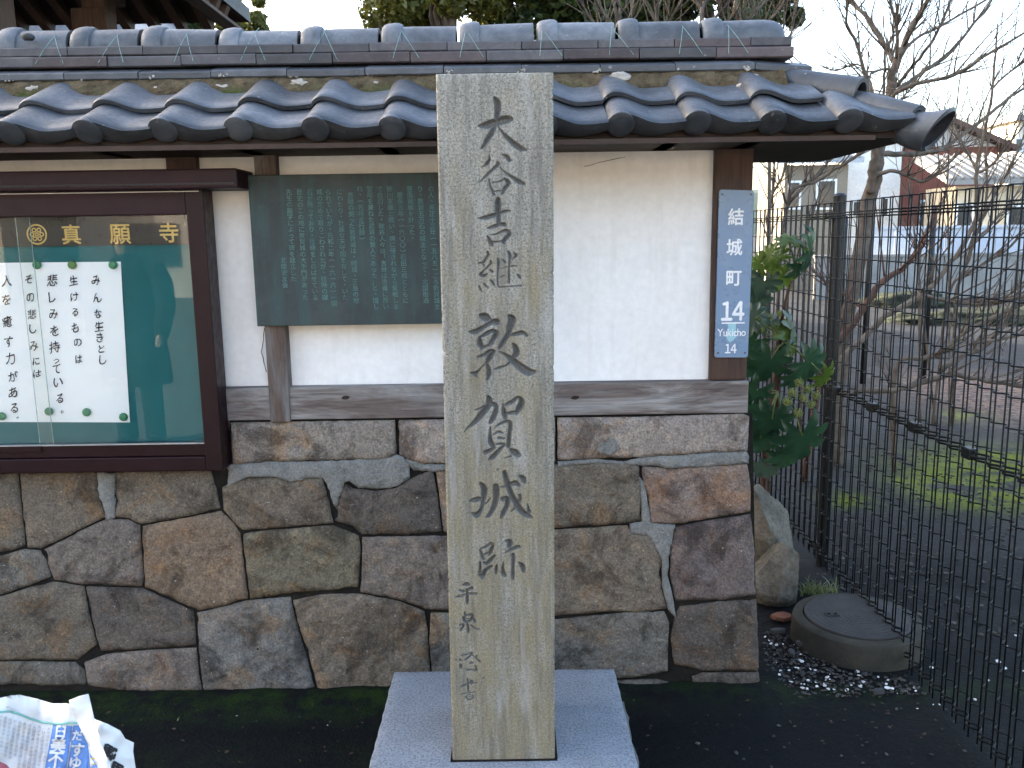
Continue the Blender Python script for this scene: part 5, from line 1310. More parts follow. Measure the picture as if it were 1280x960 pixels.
shrub('low sprawling grey branches lying across the lot', [[(1119,gy(5.6),7),(1119,464,6.5),(1155,448,6.5),(1171,445,6),(1186,432,6),(1220,407,5.5),(1280,379,5),(1330,350,3)], [(1177,462,8),(1202,445,7.5),(1230,434,7),(1253,409,5.5),(1262,390,4),(1276,365,3)], [(1213,429,4.5),(1250,424,4),(1280,417,4),(1330,408,3)],
      [(1060,492,8),(1080,488,8),(1119,487,7.5),(1150,479,7.5),(1189,468,7),(1214,472,6.5),(1236,476,6),(1280,483,5.5),(1340,492,4)], [(1119,gy(5.6),5),(1113,500,3.4),(1115,470,3)], [(1142,366,4),(1200,378,5),(1240,380,5),(1280,370,5)]], 5.6, MT['bark'], 80, g_)
shrub('reddish brown leaning branches at the foot of the forked tree', [[(1005,gy(5.4),9),(1025,470,9),(1050,425,9),(1080,385,8.5),(1100,355,8),(1127,337,7),(1142,320,5.5),(1160,295,3)], [(1080,385,6),(1060,372,5),(1046,362,4),(1030,350,2.5)]], 5.4, MT['bark_red'], 100, g_)
shrub('leafless shrub with sunlit stems beneath the right end of the roof', [[(962,gy(6.4),7),(975,330,5),(988,244,4.5),(1017,228,4.2),(1042,213,4),(1070,195,3.4),(1090,180,2.4)], [(988,250,4),(1008,230,4),(1030,211,3.8),(1037,186,3.4),(1040,150,2)], [(958,gy(6.4),5),(960,300,4),(964,250,3.5),(980,215,3),(986,190,2.2)], [(1000,gy(6.4),4),(1008,300,3),(1020,270,2.6),(1026,240,2)], [(965,290,3),(966,230,2.6),(970,190,2.2)], [(975,330,3),(990,205,2.2),(995,190,1.6)]], 6.4, MT['bark'], 120, g_)
shrub('pale twiggy shrub above the wall ridge in front of the evergreens', [[(760,gy(5.2),8),(765,200,7),(770,60,6),(752,10,3),(742,-20,2)], [(768,80,5),(775,20,3.4),(770,-30,2)], [(770,60,5),(790,25,3.5),(785,-20,2)], [(769,70,5),(730,10,2.6),(722,-20,1.6)], [(800,gy(5.2),8),(820,120,7),(822,40,5),(806,0,4),(796,-20,3)], [(822,50,4.5),(842,18,3.4),(858,-10,2.4)], [(870,gy(5.2),8),(875,60,6),(882,20,4.6),(862,-5,3)], [(878,40,4),(905,10,3.6),(925,-20,2.6)], [(930,gy(5.2),8),(925,60,6),(918,20,5),(925,-20,4)], [(922,40,4),(945,15,3.4),(970,-15,2.4)], [(960,gy(5.2),6),(962,80,4),(950,45,3.6),(975,10,2.8),(990,-20,2)], [(955,60,3.6),(985,50,2.8),(992,20,2.2),(1000,-10,1.6)], [(930,60,3.6),(905,20,3),(893,-15,2)], [(962,90,3),(980,30,2.4),(975,-20,1.6)]], 5.2, MT['bark'], 140, g_)

# ================================================================== evergreens behind the wall
def tree(name, label, x, y, h, crown, mat, n, leafs, seed, grp=None, trunkr=.12, lean=0):
    rr = random.Random(seed); t = thing(name, (x, y, 0), label, 'tree', grp); m = MB()
    m.tube([(x, y, -.1), (x+lean*.3, y, h*.35), (x+lean*.7, y+.1, h*.65), (x+lean, y, h*.9)], [trunkr*1.3, trunkr, trunkr*.7, trunkr*.25], 10)
    cl = []
    for (cx, cy, cz, rx, rz) in crown:
        for _ in range(10):
            d = Vector((rr.gauss(0, 1), rr.gauss(0, 1), rr.gauss(0, 1))).normalized()*rr.uniform(.35, 1.0)
            cl.append((Vector((cx + d.x*rx, cy + d.y*rx, cz + d.z*rz)), rr.uniform(.22, .42)*min(rx, rz)))
    for c, r in rr.sample(cl, min(14, len(cl))): 
        z0 = max(h*.25, c.z - rr.uniform(.5, 1.4)); m.tube([(x + lean*z0/h, y, z0), ((x+c.x)/2, (y+c.y)/2, (z0+c.z)/2 + .1), tuple(c)], [trunkr*.45, trunkr*.28, trunkr*.08], 6)
    m.build('trunk', MT['bark'], t, True)
    R_ = np.random.default_rng(seed); k = R_.integers(0, len(cl), n); C = np.array([c[0] for c in cl])[k]; rad = np.array([c[1] for c in cl])[k]
    d = R_.normal(size=(n, 3)); d /= np.linalg.norm(d, axis=1)[:, None]; P = C + d*(rad*R_.uniform(.3, 1.05, n)**.5)[:, None]
    nrm = d + R_.normal(size=(n, 3))*.7; nrm /= np.linalg.norm(nrm, axis=1)[:, None]
    a = np.cross(nrm, R_.normal(size=(n, 3))); a /= np.linalg.norm(a, axis=1)[:, None]; b = np.cross(nrm, a); s = (leafs*R_.uniform(.6, 1.3, n))[:, None]
    V = np.stack([P - a*s, P - b*s*.45 + nrm*s*.1, P + a*s, P + b*s*.45 + nrm*s*.1], 1).reshape(-1, 3); Q = np.arange(n*4).reshape(-1, 4)
    me = bpy.data.meshes.new('crown'); me.vertices.add(n*4); me.vertices.foreach_set('co', V.astype(np.float32).ravel()); me.loops.add(n*4); me.loops.foreach_set('vertex_index', Q.astype(np.int32).ravel())
    me.polygons.add(n); me.polygons.foreach_set('loop_start', np.arange(n, dtype=np.int32)*4); me.update(calc_edges=True); link('crown', me, t, mat); return t
gt = 'evergreens behind the wall'
def tx(px, Y): return pxw(px, Y)
tree('evergreen_tree', 'sunlit yellowish broadleaf tree behind the ridge left of the marker top', tx(545, 9), 9, 6.4, [(tx(530,9), 9, 4.15, .60, .75), (tx(580,9), 9.2, 4.4, .8, 1.0), (tx(500,9), 9, 5.0, .55, 1.0), (tx(560,9), 9, 5.6, .9, .9)], MT['leaf_yel'], 22000, .050, 3, gt, .11, .3)
tree('evergreen_tree', 'dense dark evergreen behind the ridge directly above the marker', tx(720, 10), 10, 7.0, [(tx(640,10), 10, 4.4, .9, 1.0), (tx(740,10), 10, 4.2, 1.1, 1.0), (tx(700,10), 10.3, 5.4, 1.2, 1.2), (tx(800,10), 10, 4.5, .9, 1.1)], MT['leaf_ever'], 34000, .055, 5, gt, .13)
tree('evergreen_tree', 'dark evergreen behind the twigs near the right end of the ridge', tx(905, 9.5), 9.5, 6.8, [(tx(860,9.5), 9.5, 4.25, .9, .95), (tx(930,9.5), 9.5, 4.1, .65, .8), (tx(965,9.5), 9.5, 4.35, .42, .8), (tx(900,9.5), 9.5, 5.2, 1.0, 1.1)], MT['leaf_ever'], 26000, .052, 6, gt, .12)
tree('evergreen_tree', 'small leafy tree peeping out beside the temple eave', tx(318, 14), 14, 5.6, [(tx(318,14), 14, 5.0, .42, .8), (tx(300,14), 14.2, 4.6, .5, .6), (tx(250,14), 14, 4.2, .8, .6)], MT['leaf_yel'], 5000, .055, 9, gt, .08)
for i_, (xx, yy2, hh, lb_) in enumerate(((-5.6, 10.2, 9.0, 'unseen dense evergreen added behind the hall for shade, nearest'), (-8.6, 13.0, 10.5, 'unseen dense evergreen added behind the hall for shade, middle'), (-7.2, 17.5, 10.5, 'unseen dense evergreen added behind the hall for shade, farthest'))):  # trees out of view, added to keep the sun off the lot
    tree('evergreen_tree', lb_, xx, yy2, hh, [(xx, yy2, 2.6, 1.5, 1.4), (xx-.6, yy2+.4, 4.6, 1.7, 1.5), (xx+.4, yy2, 6.2, 1.5, 1.5), (xx, yy2, 7.8, 1.1, 1.2)], MT['leaf_ever'], 9000, .12, 30+i_, gt, .2)
# ================================================================== temple hall
ez = 3.2; ex = onY(313, 28, 6.9).x; ez = onY(313, 28, 6.9).z; ya, yb, xa_ = 3.95, 6.9, ex - 6.2
th = thing('temple_hall', (ex-2.8, 5.4, 0), 'dark timbered temple gatehouse with deep rafters above the wall at upper left', 'building')
MT['roofslab'] = tilemat('hall_roof_tile', (.055,.06,.068), (.09,.10,.11), (.13,.14,.15))
rs_ = math.tan(R(24)); hw_ = (yb-ya)/2; TK = .10
V = [(xa_, ya, ez), (ex, ya, ez), (ex, yb, ez), (xa_, yb, ez), (xa_+hw_, ya+hw_, ez+hw_*rs_), (ex-hw_, ya+hw_, ez+hw_*rs_)]
V2 = [(a, b, c+TK) for a, b, c in V[:4]] + [(V[4][0], V[4][1], ez+hw_*.95), (V[5][0], V[5][1], ez+hw_*.95)]
link('roof', mesh('roof', V[:4]+V2, [(5,4,0,1),(6,5,1,2),(7,6,2,3),(4,7,3,0),(4,5,9,8),(5,6,9),(6,7,8,9),(7,4,8)]), th, MT['roofslab'])
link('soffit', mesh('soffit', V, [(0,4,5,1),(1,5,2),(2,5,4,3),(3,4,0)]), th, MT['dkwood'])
wbr = wood('hall_timber', (.030,.018,.013), (.075,.045,.032), 2)
rafter = MB(); rafter.box((-.032, 0, -.085), (.032, 1.2, -.004)); rme = mesh('rafter', rafter.v, rafter.f); rme.materials.append(wbr)
for i in range(int((yb-ya-.3)/.19)):
    o = link('rafter', rme, th); o.matrix_basis = Matrix.Translation((ex-.01, ya + .2 + i*.19, ez)) @ Matrix.Rotation(math.pi/2, 4, 'Z') @ Matrix.Rotation(R(24), 4, 'X')
for i in range(28):
    x_ = ex - .3 - i*.2
    o = link('rafter', rme, th); o.matrix_basis = Matrix.Translation((x_, yb-.01, ez)) @ Matrix.Rotation(math.pi, 4, 'Z') @ Matrix.Rotation(R(24), 4, 'X')
    o = link('rafter', rme, th); o.matrix_basis = Matrix.Translation((x_, ya+.01, ez)) @ Matrix.Rotation(R(24), 4, 'X')
for x_ in (0, .13): box('eave_batten', (ex-.06-x_, ya, ez-.11+x_*rs_), (ex-.005-x_, yb, ez-.086+x_*rs_), wood('eave_batten_wood', (.05,.035,.03), (.10,.075,.062), 1), th, .004)
for yy_ in (ya+.72, yb-.82): box('eave_beam', (xa_+.7, yy_, ez+.02), (ex-.55, yy_+.15, ez+.22), wbr, th, .01)
box('eave_beam', (ex-.86, ya+.6, ez-.02), (ex-.70, yb-.55, ez+.17), wbr, th, .01)
p = onY(122, 36, 6.0); box('bracket_block', (p.x-.16, 5.98, p.z-.05), (p.x+.07, 6.13, p.z+.13), wbr, th, .008)
m = MB(); m.box((xa_+1, ya+.85, -.1), (ex-1.65, yb-.9, ez+.2)); m.build('wall', wood('hall_wall_board', (.035,.024,.018), (.065,.045,.033), 2), th)
for yy_ in (ya+.8, yb-.88): box('post', (ex-.86, yy_, -.1), (ex-.70, yy_+.16, ez-.021), wbr, th, .01)

# added sun blocker shaped as a hall: unseen from the street, it shades the lot
mhl = thing('shade_hall', (-6.4, 14, 0), 'unseen hall added behind the gatehouse to shade the lot', 'building')
m = MB(); m.box((-9.6, 8.6, -.1), (-3.9, 20.4, 3.4)); m.build('wall', wood('shade_hall_board', (.035,.024,.018), (.065,.045,.033), 2), mhl)
m = MB(); m.add([(-3.05, 7.8, 3.25), (-3.05, 21.2, 3.25), (-6.6, 19.5, 5.9), (-6.6, 9.5, 5.9), (-10.3, 7.8, 3.25), (-10.3, 21.2, 3.25)], [(0,1,2,3),(5,4,3,2),(4,0,3),(1,5,2),(4,5,1,0)]); m.build('roof', MT['roofslab'], mhl)

# ================================================================== houses across the lot
def hmat(nm, c, sc=2, rough=.85): return simple(nm, c, tuple(x*.85 for x in c), sc, rough, .2, .1, 30, .004)
MT['winglass'] = simple('dark_window_glass', (.03, .035, .04), (.02, .024, .03), 2, .12, .6)
def house(label, pxa, pxb, Y, ytop, depth, wallc, roofc, roofkind, over=.35, wins=(), extra=None, name='house', lr=1.3):
    a = onY(pxa, 300, Y).x; b = onY(pxb, 300, Y).x; zt = onY((pxa+pxb)/2, ytop, Y).z
    h = thing(name, ((a+b)/2, Y, 0), label, 'building', 'houses across the lot')
    m = MB(); m.box((a, Y, -.2), (b, Y+depth, zt)); m.build('wall', wallc, h)
    if roofkind == 'lean':
        m = MB(); m.add([(a-over, Y-over, zt+.02), (b+over, Y-over, zt+.02), (b+over, Y+depth, zt+lr), (a-over, Y+depth, zt+lr), (a-over, Y-over, zt+.18), (b+over, Y-over, zt+.18), (b+over, Y+depth, zt+lr+.16), (a-over, Y+depth, zt+lr+.16)], [(3,2,1,0),(4,5,6,7),(0,1,5,4),(1,2,6,5),(2,3,7,6),(3,0,4,7)]); ro = m.build('roof', roofc, h)
        n = int((b-a+2*over)/.24)
        for i in range(n):
            x = a-over+(b-a+2*over)*(i+.5)/n; m = MB(); m.tube([(x, Y-over-.03, zt+.19), (x, Y+depth, zt+lr+.17)], .055, 6); m.build('roof_rib', roofc, ro, True)
    elif roofkind == 'gable':   # gable end faces the street
        xm = (a+b)/2; rz = zt + (b-a)*.5*.42; t = .16
        m = MB(); m.add([(a, Y, zt), (b, Y, zt), (xm, Y, rz), (a, Y+.15, zt), (b, Y+.15, zt), (xm, Y+.15, rz)], [(0,1,2),(4,3,5),(1,0,3,4),(2,1,4,5),(0,2,5,3)]); m.build('gable_panel', extra or wallc, h)
        for s, xe in ((-1, a-over), (1, b+over)):
            ze = zt - over*.42; m = MB(); m.add([(xm, Y-over, rz), (xe, Y-over, ze), (xe, Y+depth, ze), (xm, Y+depth, rz), (xm, Y-over, rz+t), (xe, Y-over, ze+t), (xe, Y+depth, ze+t), (xm, Y+depth, rz+t)], [(0,1,2,3),(7,6,5,4),(1,0,4,5),(2,1,5,6),(3,2,6,7),(0,3,7,4)]); m.build('roof_slope', roofc, h)
    else:
        m = MB(); m.box((a-over, Y-over, zt), (b+over, Y+depth+over, zt+.18)); m.build('roof', roofc, h)
    for (u0, v0, u1, v1) in wins:
        p = onY(u0, v0, Y); q = onY(u1, v1, Y); w = box('window', (p.x, Y-.05, q.z), (q.x, Y+.02, p.z), MT['signwhite'], h); box('pane', (p.x+.06, Y-.062, q.z+.06), (q.x-.06, Y-.045, p.z-.06), MT['winglass'], w)
    return h
house('low tan shed with pale ribbed metal roof below the wall eave', 978, 1056, 24, 206, 2.5, hmat('tan_render', (.24,.21,.165)), hmat('pale_metal_roof', (.42,.46,.50), 3, .4), 'lean', .3, [(985,226,1000,262),(1020,224,1044,262)], lr=.5)
house('white walled house between the tan shed and the red brown house', 1052, 1121, 25, 178, 5, hmat('white_render', (.80,.79,.76)), hmat('grey_slate_roof', (.16,.16,.17)), 'flat', .15, [(1064,250,1078,272),(1100,246,1110,272)])
house('red brown clad house with white gable behind the bare tree', 1112, 1238, 27, 184, 6, hmat('red_brown_cladding', (.245,.085,.060)), hmat('brown_roof', (.13,.075,.06)), 'gable', .4, [(1150,250,1166,285)], hmat('pale_gable', (.70,.66,.64)))
house('cream house with grey tiled lean roof at the right edge', 1190, 1330, 22.5, 232, 1.6, hmat('cream_render', (.66,.56,.40)), MT['concrete_pale'], 'lean', .4, [(1194,254,1214,294),(1258,256,1285,294)], lr=.75)
house('tall pale building rising at the far right edge', 1262, 1420, 31, 150, 7, hmat('pale_yellow_render', (.74,.68,.55)), hmat('tall_house_roof', (.25,.24,.24)), 'flat', .2, [(1268,172,1278,190)])
# low walls in front of the houses
def lowwall(name, label, cat, pxa, pxb, Y, z0, z1, th_, mat, joints=0):
    a, b = onY(pxa, 330, Y).x, onY(pxb, 330, Y).x; w = thing(name, ((a+b)/2, Y, 0), label, cat)
    n = max(1, joints); 
    for i in range(n):
        xa = a+(b-a)*i/n; xb = a+(b-a)*(i+1)/n; box('panel', (xa+.01, Y, z0), (xb-.01, Y+th_, z1), mat, w, .012)
    box('coping', (a-.02, Y-.03, z1+.001), (b+.02, Y+th_+.03, z1+.07), mat, w, .01); return w
lowwall('block_wall', 'low grey concrete wall along the far side of the lot', 'wall', 1020, 1500, 20.5, -.1, .98, .15, MT['concrete_pale'], 9)
lowwall('panel_fence', 'pale blue panel fence in front of the houses', 'fence', 1086, 1460, 21.2, 0, 1.62, .06, hmat('pale_blue_panel', (.54,.58,.65), 3, .5), 12)
# dark mound and brush pile on the lot
for q, (px, py, sx, sz, lb) in enumerate([(1133, 372, 1.0, .28, 'dark mossy soil mound in the lot in front of the low wall'), (1250, 392, 1.9, .24, 'long dark brushwood pile in the lot at the right edge')]):
    c = onZ(px, py+10, 0); bm = bmesh.new(); bmesh.ops.create_icosphere(bm, subdivisions=4, radius=1)
    for v in bm.verts: 
        k_ = 1 + .25*fbm(v.co*3 + Vector((q*9, 0, 0)), 4); v.co = Vector((v.co.x*sx*k_, v.co.y*.7*k_, v.co.z*sz*k_))
    o = link('soil_mound' if q == 0 else 'brush_pile', bmmesh('mound', bm, True), None, simple('dark_humus', (.045,.05,.032), (.02,.022,.016), 4, .95, .1, .8, 20, .03)); o.location = (c.x, c.y, 0); tag(o, lb, 'mound' if q == 0 else 'brush pile')
# stakes of an old fence
for px, yt_, w, lb in ((1090, 268, 8, 'thick dark stake behind the forked tree trunk'), (1058, 270, 5, 'thin dark stake left of the forked tree trunk'), (1168, 258, 8, 'dark stake in front of the red brown house')):
    Y = 9.0; p = onY(px, yt_, Y); m = MB(); r = w/F*Y*.5; m.tube([(p.x, Y, -.1), (p.x, Y, p.z-.01), (p.x, Y, p.z)], [r, r, r*.6], 8); o = m.build('stake', MT['fencepost'], None, True); tag(o, lb, 'stake', 'old stakes in the lot')
# distant hills
def hills():
    V = []; n = 90; fs = []
    for i in range(n):
        a = R(-80 + 160*i/(n-1)); d = 700; h = 46 + 30*noise.noise(Vector((i*.11, 0, 4))) + 8*noise.noise(Vector((i*.5, 0, 2))); V += [(math.sin(a)*d, math.cos(a)*d, -5), (math.sin(a)*(d+60), math.cos(a)*(d+60), h*.8), (math.sin(a)*(d+160), math.cos(a)*(d+160), h), (math.sin(a)*(d+400), math.cos(a)*(d+400), -5)]
    for i in range(n-1):
        for k_ in range(3): fs.append((4*i+k_, 4*(i+1)+k_, 4*(i+1)+k_+1, 4*i+k_+1))
    tag(link('hills', mesh('hills', V, fs, True), None, simple('wooded_hill', (.05,.07,.06), (.035,.05,.045), .02, .95, .1)), 'low wooded hills on the skyline', 'hills', kind='structure')
hills()

# ================================================================== across the street: only seen mirrored in the glass
MT['road'] = simple('pale_worn_asphalt', (.20, .197, .19), (.15, .148, .142), 2, .9, .2, .4, 80, .004)
rd = MB(); rd.add([(-60, -40, .006), (60, -40, .006), (60, -.9, .006), (-60, -.9, .006)], [(0,1,2,3)]); tag(rd.build('road', MT['road']), 'worn asphalt street in front of the temple wall', 'road', kind='structure')
for hx0, hx1, hy, hz, col, lb in ((-34, -13.2, -17, 5.4, (.62,.54,.42), 'cream house across the street, seen mirrored in the notice board glass'), (-12.2, 3.5, -19, 5.8, (.66,.60,.52), 'pale two storey house across the street behind the camera'), (4.5, 24, -17.5, 5.2, (.62,.56,.48), 'beige house across the street to the right of the camera')):
    h = thing('street_house', ((hx0+hx1)/2, hy, 0), lb, 'building', 'houses across the street')
    m = MB(); m.box((hx0, hy-6, -.1), (hx1, hy, hz)); m.build('wall', hmat('street_house_render', col), h)
    m = MB(); m.add([(hx0-.4, hy+.6, hz-.1), (hx1+.4, hy+.6, hz-.1), (hx1+.4, hy-3, hz+1.7), (hx0-.4, hy-3, hz+1.7), (hx0-.4, hy-6.6, hz-.1), (hx1+.4, hy-6.6, hz-.1)], [(0,1,2,3),(3,2,5,4),(0,4,5,1)]); m.build('roof', MT['roofslab'], h)
    for xx in np.arange(hx0+1, hx1-2, 4.2):
        for z0 in (.9, 3.4):
            w = box('window', (xx, hy, z0), (xx+1.8, hy+.07, z0+1.2), wbr, h); box('pane', (xx+.07, hy+.06, z0+.07), (xx+1.73, hy+.08, z0+1.13), MT['winglass'], w)

# ================================================================== onlooker on the street, seen only as a dark shape in the glass
def person():
    px0, py0 = -2.95, -1.0
    t = thing('person', (px0, py0, 0), 'person in a long dark coat standing in the street, mirrored in the notice board glass', 'person')
    J = {'pel': (0, 0, .95), 'chest': (0, .01, 1.25), 'neck': (0, .0, 1.46), 'head0': (0, .02, 1.55), 'head1': (0, .03, 1.66), 'ls': (-.19, 0, 1.40), 'rs': (.19, 0, 1.40), 'le': (-.26, .02, 1.12), 're': (.26, .02, 1.12), 'lw': (-.25, .10, .88), 'rw': (.25, .10, .88), 'lh': (-.24, .13, .79), 'rh': (.24, .13, .79),
         'lhip': (-.10, 0, .90), 'rhip': (.10, 0, .90), 'lk': (-.11, .02, .50), 'rk': (.11, .02, .50), 'la': (-.11, 0, .09), 'ra': (.11, 0, .09), 'lt': (-.12, .16, .035), 'rt': (.12, .16, .035)}
    rad = {'pel': .15, 'chest': .16, 'neck': .055, 'head0': .075, 'head1': .085, 'ls': .075, 'rs': .075, 'le': .05, 're': .05, 'lw': .032, 'rw': .032, 'lh': .035, 'rh': .035, 'lhip': .095, 'rhip': .095, 'lk': .062, 'rk': .062, 'la': .042, 'ra': .042, 'lt': .035, 'rt': .035}
    E = [('pel','chest'),('chest','neck'),('neck','head0'),('head0','head1'),('chest','ls'),('ls','le'),('le','lw'),('lw','lh'),('chest','rs'),('rs','re'),('re','rw'),('rw','rh'),('pel','lhip'),('lhip','lk'),('lk','la'),('la','lt'),('pel','rhip'),('rhip','rk'),('rk','ra'),('ra','rt')]
    K = list(J); me = bpy.data.meshes.new('body'); me.from_pydata([J[k] for k in K], [(K.index(a), K.index(b)) for a, b in E], []); me.update()
    o = link('body', me, None, simple('skin', (.42, .28, .21), None, 6, .6, .3)); md = o.modifiers.new('skin', 'SKIN'); lay = me.skin_vertices[0] if me.skin_vertices else None
    for i, k in enumerate(K): me.skin_vertices[0].data[i].radius = (rad[k], rad[k]*(.72 if k in ('pel', 'chest') else 1)); me.skin_vertices[0].data[i].use_root = (k == 'pel')
    sb = o.modifiers.new('sub', 'SUBSURF'); sb.levels = 2; sb.render_levels = 2; o.location = (px0, py0, 0); setp(o, t)
    dark = simple('dark_wool', (.018, .018, .022), (.012, .012, .014), 30, .9, .2, .3, 200, .002)
    def shell(name, prof_, mat, n=28):
        V = []; fs = []
        for z, rx, ry in prof_:
            for k in range(n):
                a = 2*math.pi*k/n; w = 1 + .04*math.sin(5*a + z*3)*(1.4 - z); V.append((px0 + rx*w*math.cos(a), py0 + ry*w*math.sin(a), z))
        for j in range(len(prof_)-1):
            for k in range(n): fs.append((j*n+k, j*n+(k+1) % n, (j+1)*n+(k+1) % n, (j+1)*n+k))
        link(name, mesh(name, V, fs, True), t, mat)
    shell('coat', [(.50, .27, .20), (.75, .25, .185), (.95, .225, .17), (1.15, .225, .165), (1.32, .235, .155), (1.42, .20, .12), (1.48, .10, .085), (1.51, .075, .075)], dark)
    m = MB()
    for sg in (-1, 1):
        m2 = MB(); m2.tube([(px0+sg*.19, py0, 1.41), (px0+sg*.25, py0, 1.27), (px0+sg*.275, py0+.02, 1.11), (px0+sg*.265, py0+.06, .98), (px0+sg*.255, py0+.10, .88)], [.09, .088, .078, .066, .058], 14); m2.build('sleeve', dark, t, True)
        m2 = MB(); m2.tube([(px0+sg*.10, py0, .92), (px0+sg*.11, py0+.02, .5), (px0+sg*.11, py0, .12), (px0+sg*.11, py0, .06)], [.115, .085, .075, .078], 14); m2.build('trouser_leg', dark, t, True)
        m2 = MB(); m2.tube([(px0+sg*.11, py0-.06, .045), (px0+sg*.11, py0+.03, .055), (px0+sg*.118, py0+.13, .042), (px0+sg*.12, py0+.20, .032)], [.045, .052, .048, .030], 12); m2.build('shoe', MT['header'], t, True)
    bm = bmesh.new(); bmesh.ops.create_icosphere(bm, subdivisions=3, radius=1)
    for v in bm.verts: v.co = Vector((v.co.x*.098, v.co.y*.108 - .012, v.co.z*.105))
    geom = [v for v in bm.verts if v.co.y > .045 and v.co.z < .045]; bmesh.ops.delete(bm, geom=geom, context='VERTS')
    bm.transform(Matrix.Translation((px0, py0+.02, 1.645))); link('hair', bmmesh('hair', bm, True), t, simple('black_hair', (.015, .013, .012), None, 40, .5, .4))
    for sg in (-1, 1):
        bm = bmesh.new(); bmesh.ops.create_icosphere(bm, subdivisions=2, radius=.011, matrix=Matrix.Translation((px0+sg*.032, py0+.108, 1.645))); link('eye', bmmesh('eye', bm, True), t, MT['header'])
    m2 = MB(); m2.tube([(px0, py0+.10, 1.655), (px0, py0+.125, 1.615), (px0, py0+.112, 1.605)], [.008, .013, .008], 8); m2.build('nose', o.data.materials[0], t, True)
    m2 = MB(); m2.tube([(px0-.024, py0+.097, 1.572), (px0, py0+.106, 1.570), (px0+.024, py0+.097, 1.572)], [.004, .007, .004], 8); m2.build('mouth', MT['terracotta'], t, True)
person()
# ================================================================== newspaper bundle at the lower left corner
YN = .95
np_ = thing('newspaper', (-.52, 1.0, 0), 'crumpled newspaper bundle with blue headline bands at lower left corner', 'newspaper')
def nsurf(px, py, off=0.0, k=0):
    Y = YN + off + .020*math.sin(px*.030 + k) + .012*math.sin(px*.075 + py*.02 + k*2) + (py - 920)*-.00035 + .005*abs(math.sin(px*.11 + py*.07 + k)) + .004*abs(math.sin(px*.05 - py*.13 + 2*k))
    return onY(px, py, Y)
MT['newsprint'] = simple('newsprint', (.66, .66, .65), (.58, .58, .575), 12, .85, .2, .15, 30, .003, var=.03)
MT['nblue'] = simple('blue_print', (.13, .25, .55), (.11, .22, .48), 30, .8, .2); MT['nteal'] = simple('teal_print', (.25, .55, .48), None, 30, .8, .2, var=.05); MT['ngrey'] = simple('faded_grey_print', (.38, .37, .40), (.32, .31, .34), 30, .85, .2)
MT['nwhite'] = simple('unprinted_newsprint', (.68, .68, .67), (.64, .64, .63), 20, .85, .2); MT['nred'] = simple('red_print', (.55, .16, .20), None, 20, .8, .2); MT['nyel'] = simple('yellow_print', (.65, .50, .08), None, 20, .8, .2); MT['nblack'] = simple('black_print', (.04, .04, .045), None, 30, .8, .2)
def psheet(name, poly, off, k, mat, step=6, label=None):
    P = [Vector(p) for p in poly]; pts = resample(P, step); nb = len(pts); xs = [p.x for p in pts]; yv = [p.y for p in pts]; inner = []
    for gx in np.arange(min(xs), max(xs), step):
        for gy_ in np.arange(min(yv), max(yv), step):
            c = False; j = nb-1; dm = 9e9
            for i in range(nb):
                a, b = pts[i], pts[j]
                if (a.y > gy_) != (b.y > gy_) and gx < (b.x-a.x)*(gy_-a.y)/(b.y-a.y)+a.x: c = not c
                dm = min(dm, (a.x-gx)**2+(a.y-gy_)**2); j = i
            if c and dm > (step*.5)**2: inner.append(Vector((float(gx), float(gy_))))
    r = delaunay_2d_cdt(pts + inner, [(i, (i+1) % nb) for i in range(nb)], [], 1, 1e-5)
    V = [nsurf(p.x, p.y, off, k) for p in r[0]]; n = len(V); B = [v + Vector((0, .0012, 0)) for v in V]; fs = [tuple(f) for f in r[2]]
    allf = fs + [tuple(i+n for i in reversed(f)) for f in fs] + [(i, (i+1) % nb, n+(i+1) % nb, n+i) for i in range(nb)]
    bm = bmesh.new(); bm.from_mesh(mesh('t', V+B, allf)); bmesh.ops.recalc_face_normals(bm, faces=bm.faces[:])
    return link(name, bmmesh(name, bm, True), np_, mat)
main = psheet('front_sheet', [(-60,884),(0,873),(12,870),(24,869),(45,874),(65,880),(88,880),(97,900),(110,925),(126,960),(150,1020),(-60,1020)], 0, 0, MT['newsprint'])
flap = psheet('folded_edge', [(86,876),(98,871),(110,868),(113,880),(117,898),(121,912),(128,935),(138,960),(160,1020),(142,1020),(124,960),(108,925),(95,900)], -.018, .3, MT['newsprint'])
rear = psheet('rear_sheet', [(112,893),(119,900),(135,906),(150,914),(156,924),(167,929),(166,940),(169,960),(176,1020),(120,1020),(110,930)], .03, 1.0, MT['newsprint'])
psheet('blue_band', [(66,907),(90,908),(84,950),(80,975),(54,975),(58,950)], -.0016, 0, MT['nblue']); psheet('blue_band', [(91.5,908),(98,907),(112,938),(109,960),(106,975),(82,975),(86,950)], -.0016, 0, MT['nblue'])
psheet('blue_band', [(111,940),(121,958),(127,975),(109,975),(110,955)], -.0016, 0, MT['nblue'])
psheet('rule_line', [(-60,890),(0,889.5),(12,888.5),(25,892),(38,898),(52,902),(70,904.5),(97,903),(97.5,905),(70,906.5),(52,904),(38,900),(25,894),(12,890.5),(0,891.5),(-60,892)], -.002, 0, MT['nteal'], 5)
psheet('red_photo', [(-60,953),(0,953),(8,957),(15,966),(18,980),(-60,980)], -.0018, 0, MT['nred'])
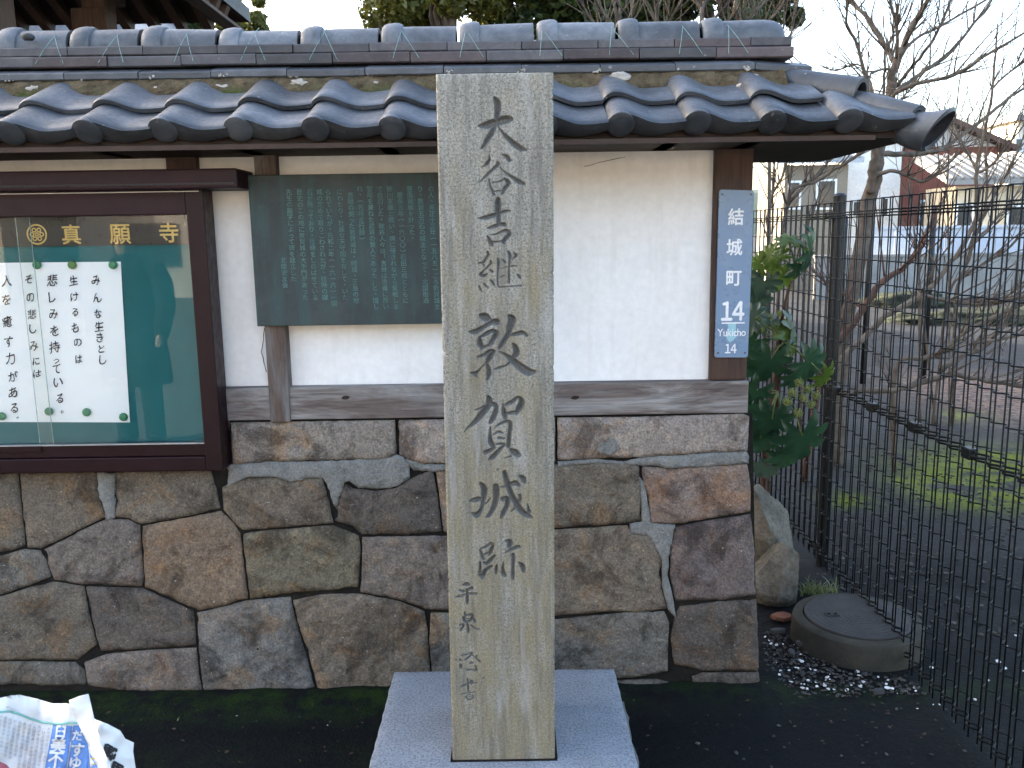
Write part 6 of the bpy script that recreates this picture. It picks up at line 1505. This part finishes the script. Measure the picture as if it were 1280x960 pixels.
def ncell(cx, cy, s, off, k=0, wid=1, lean=-.13):
    return lambda u, v: nsurf(cx + (u-.5)*s*wid - lean*(v-.5)*s + 0, cy - (v-.5)*s + (u-.5)*s*.04, off, k)
for ch, x, y, s in (('日',76,914,17),('美',73,931,20),('不',70,948,20),('出',67,967,20),('だ',97,919,14),('す',97,937,19),('ゆ',94,953,17),('る',91,970,18)):
    t1 = TextB(); t1.put(ch, ncell(x, y, s, -.0028), .03); t1.build('headline_character', MT['nwhite'], np_)
t2 = TextB(); t2.put('こ', ncell(116, 951, 11, -.0028), .03); t2.put('と', ncell(116, 963, 11, -.0028), .03); t2.build('headline', MT['nyel'], np_)
t3 = TextB(); t3.put('卿', lambda u, v: nsurf(137 + (u-.5)*17 + (v-.5)*6, 940 - (v-.5)*18 + (u-.5)*9, .0285, 1.0), .05); t3.put('里', lambda u, v: nsurf(146 + (u-.5)*17 + (v-.5)*6, 962 - (v-.5)*18 + (u-.5)*9, .0285, 1.0), .05); t3.build('headline', MT['nblack'], np_)
t4 = TextB(); src = '年月日本人会社大学生中国地方市長選県政治経済新聞発表開始予定第一回目標達成合計金額'
kk = 0
for c_ in range(13):
    for r_ in range(22):
        cx = 61 - c_*6.0 - r_*.72; top = 909 - max(0, c_-3)*1.9 + (2 if c_ < 2 else 0); cy = top + r_*5.0
        if cy > 985 or cx < -58 or (cy > 948 and cx < 19): continue
        kk += 1; t4.put(src[(kk*7+c_) % len(src)], ncell(cx, cy, 4.7, -.0018), -.004)
for c_ in range(5): t4.put(src[c_], ncell(10 + c_*3.4, 884 + c_*1.4, 3.4, -.0018), 0)
t4.build('body_text', MT['ngrey'], np_)
# the wrapped bundle goes on down to the ground, below the frame
m = MB(); q = nsurf(60, 1020); m.tube([(q.x-.02, q.y+.05, q.z+.02), (q.x-.03, q.y+.06, q.z-.15), (q.x-.03, q.y+.06, .35), (q.x-.03, q.y+.06, .0)], [.05, .075, .07, .055], 12); m.build('wrapped_bundle', MT['newsprint'], np_, True)
# tidy the glyph helper
bpy.data.objects.remove(_fo, do_unlink=True)
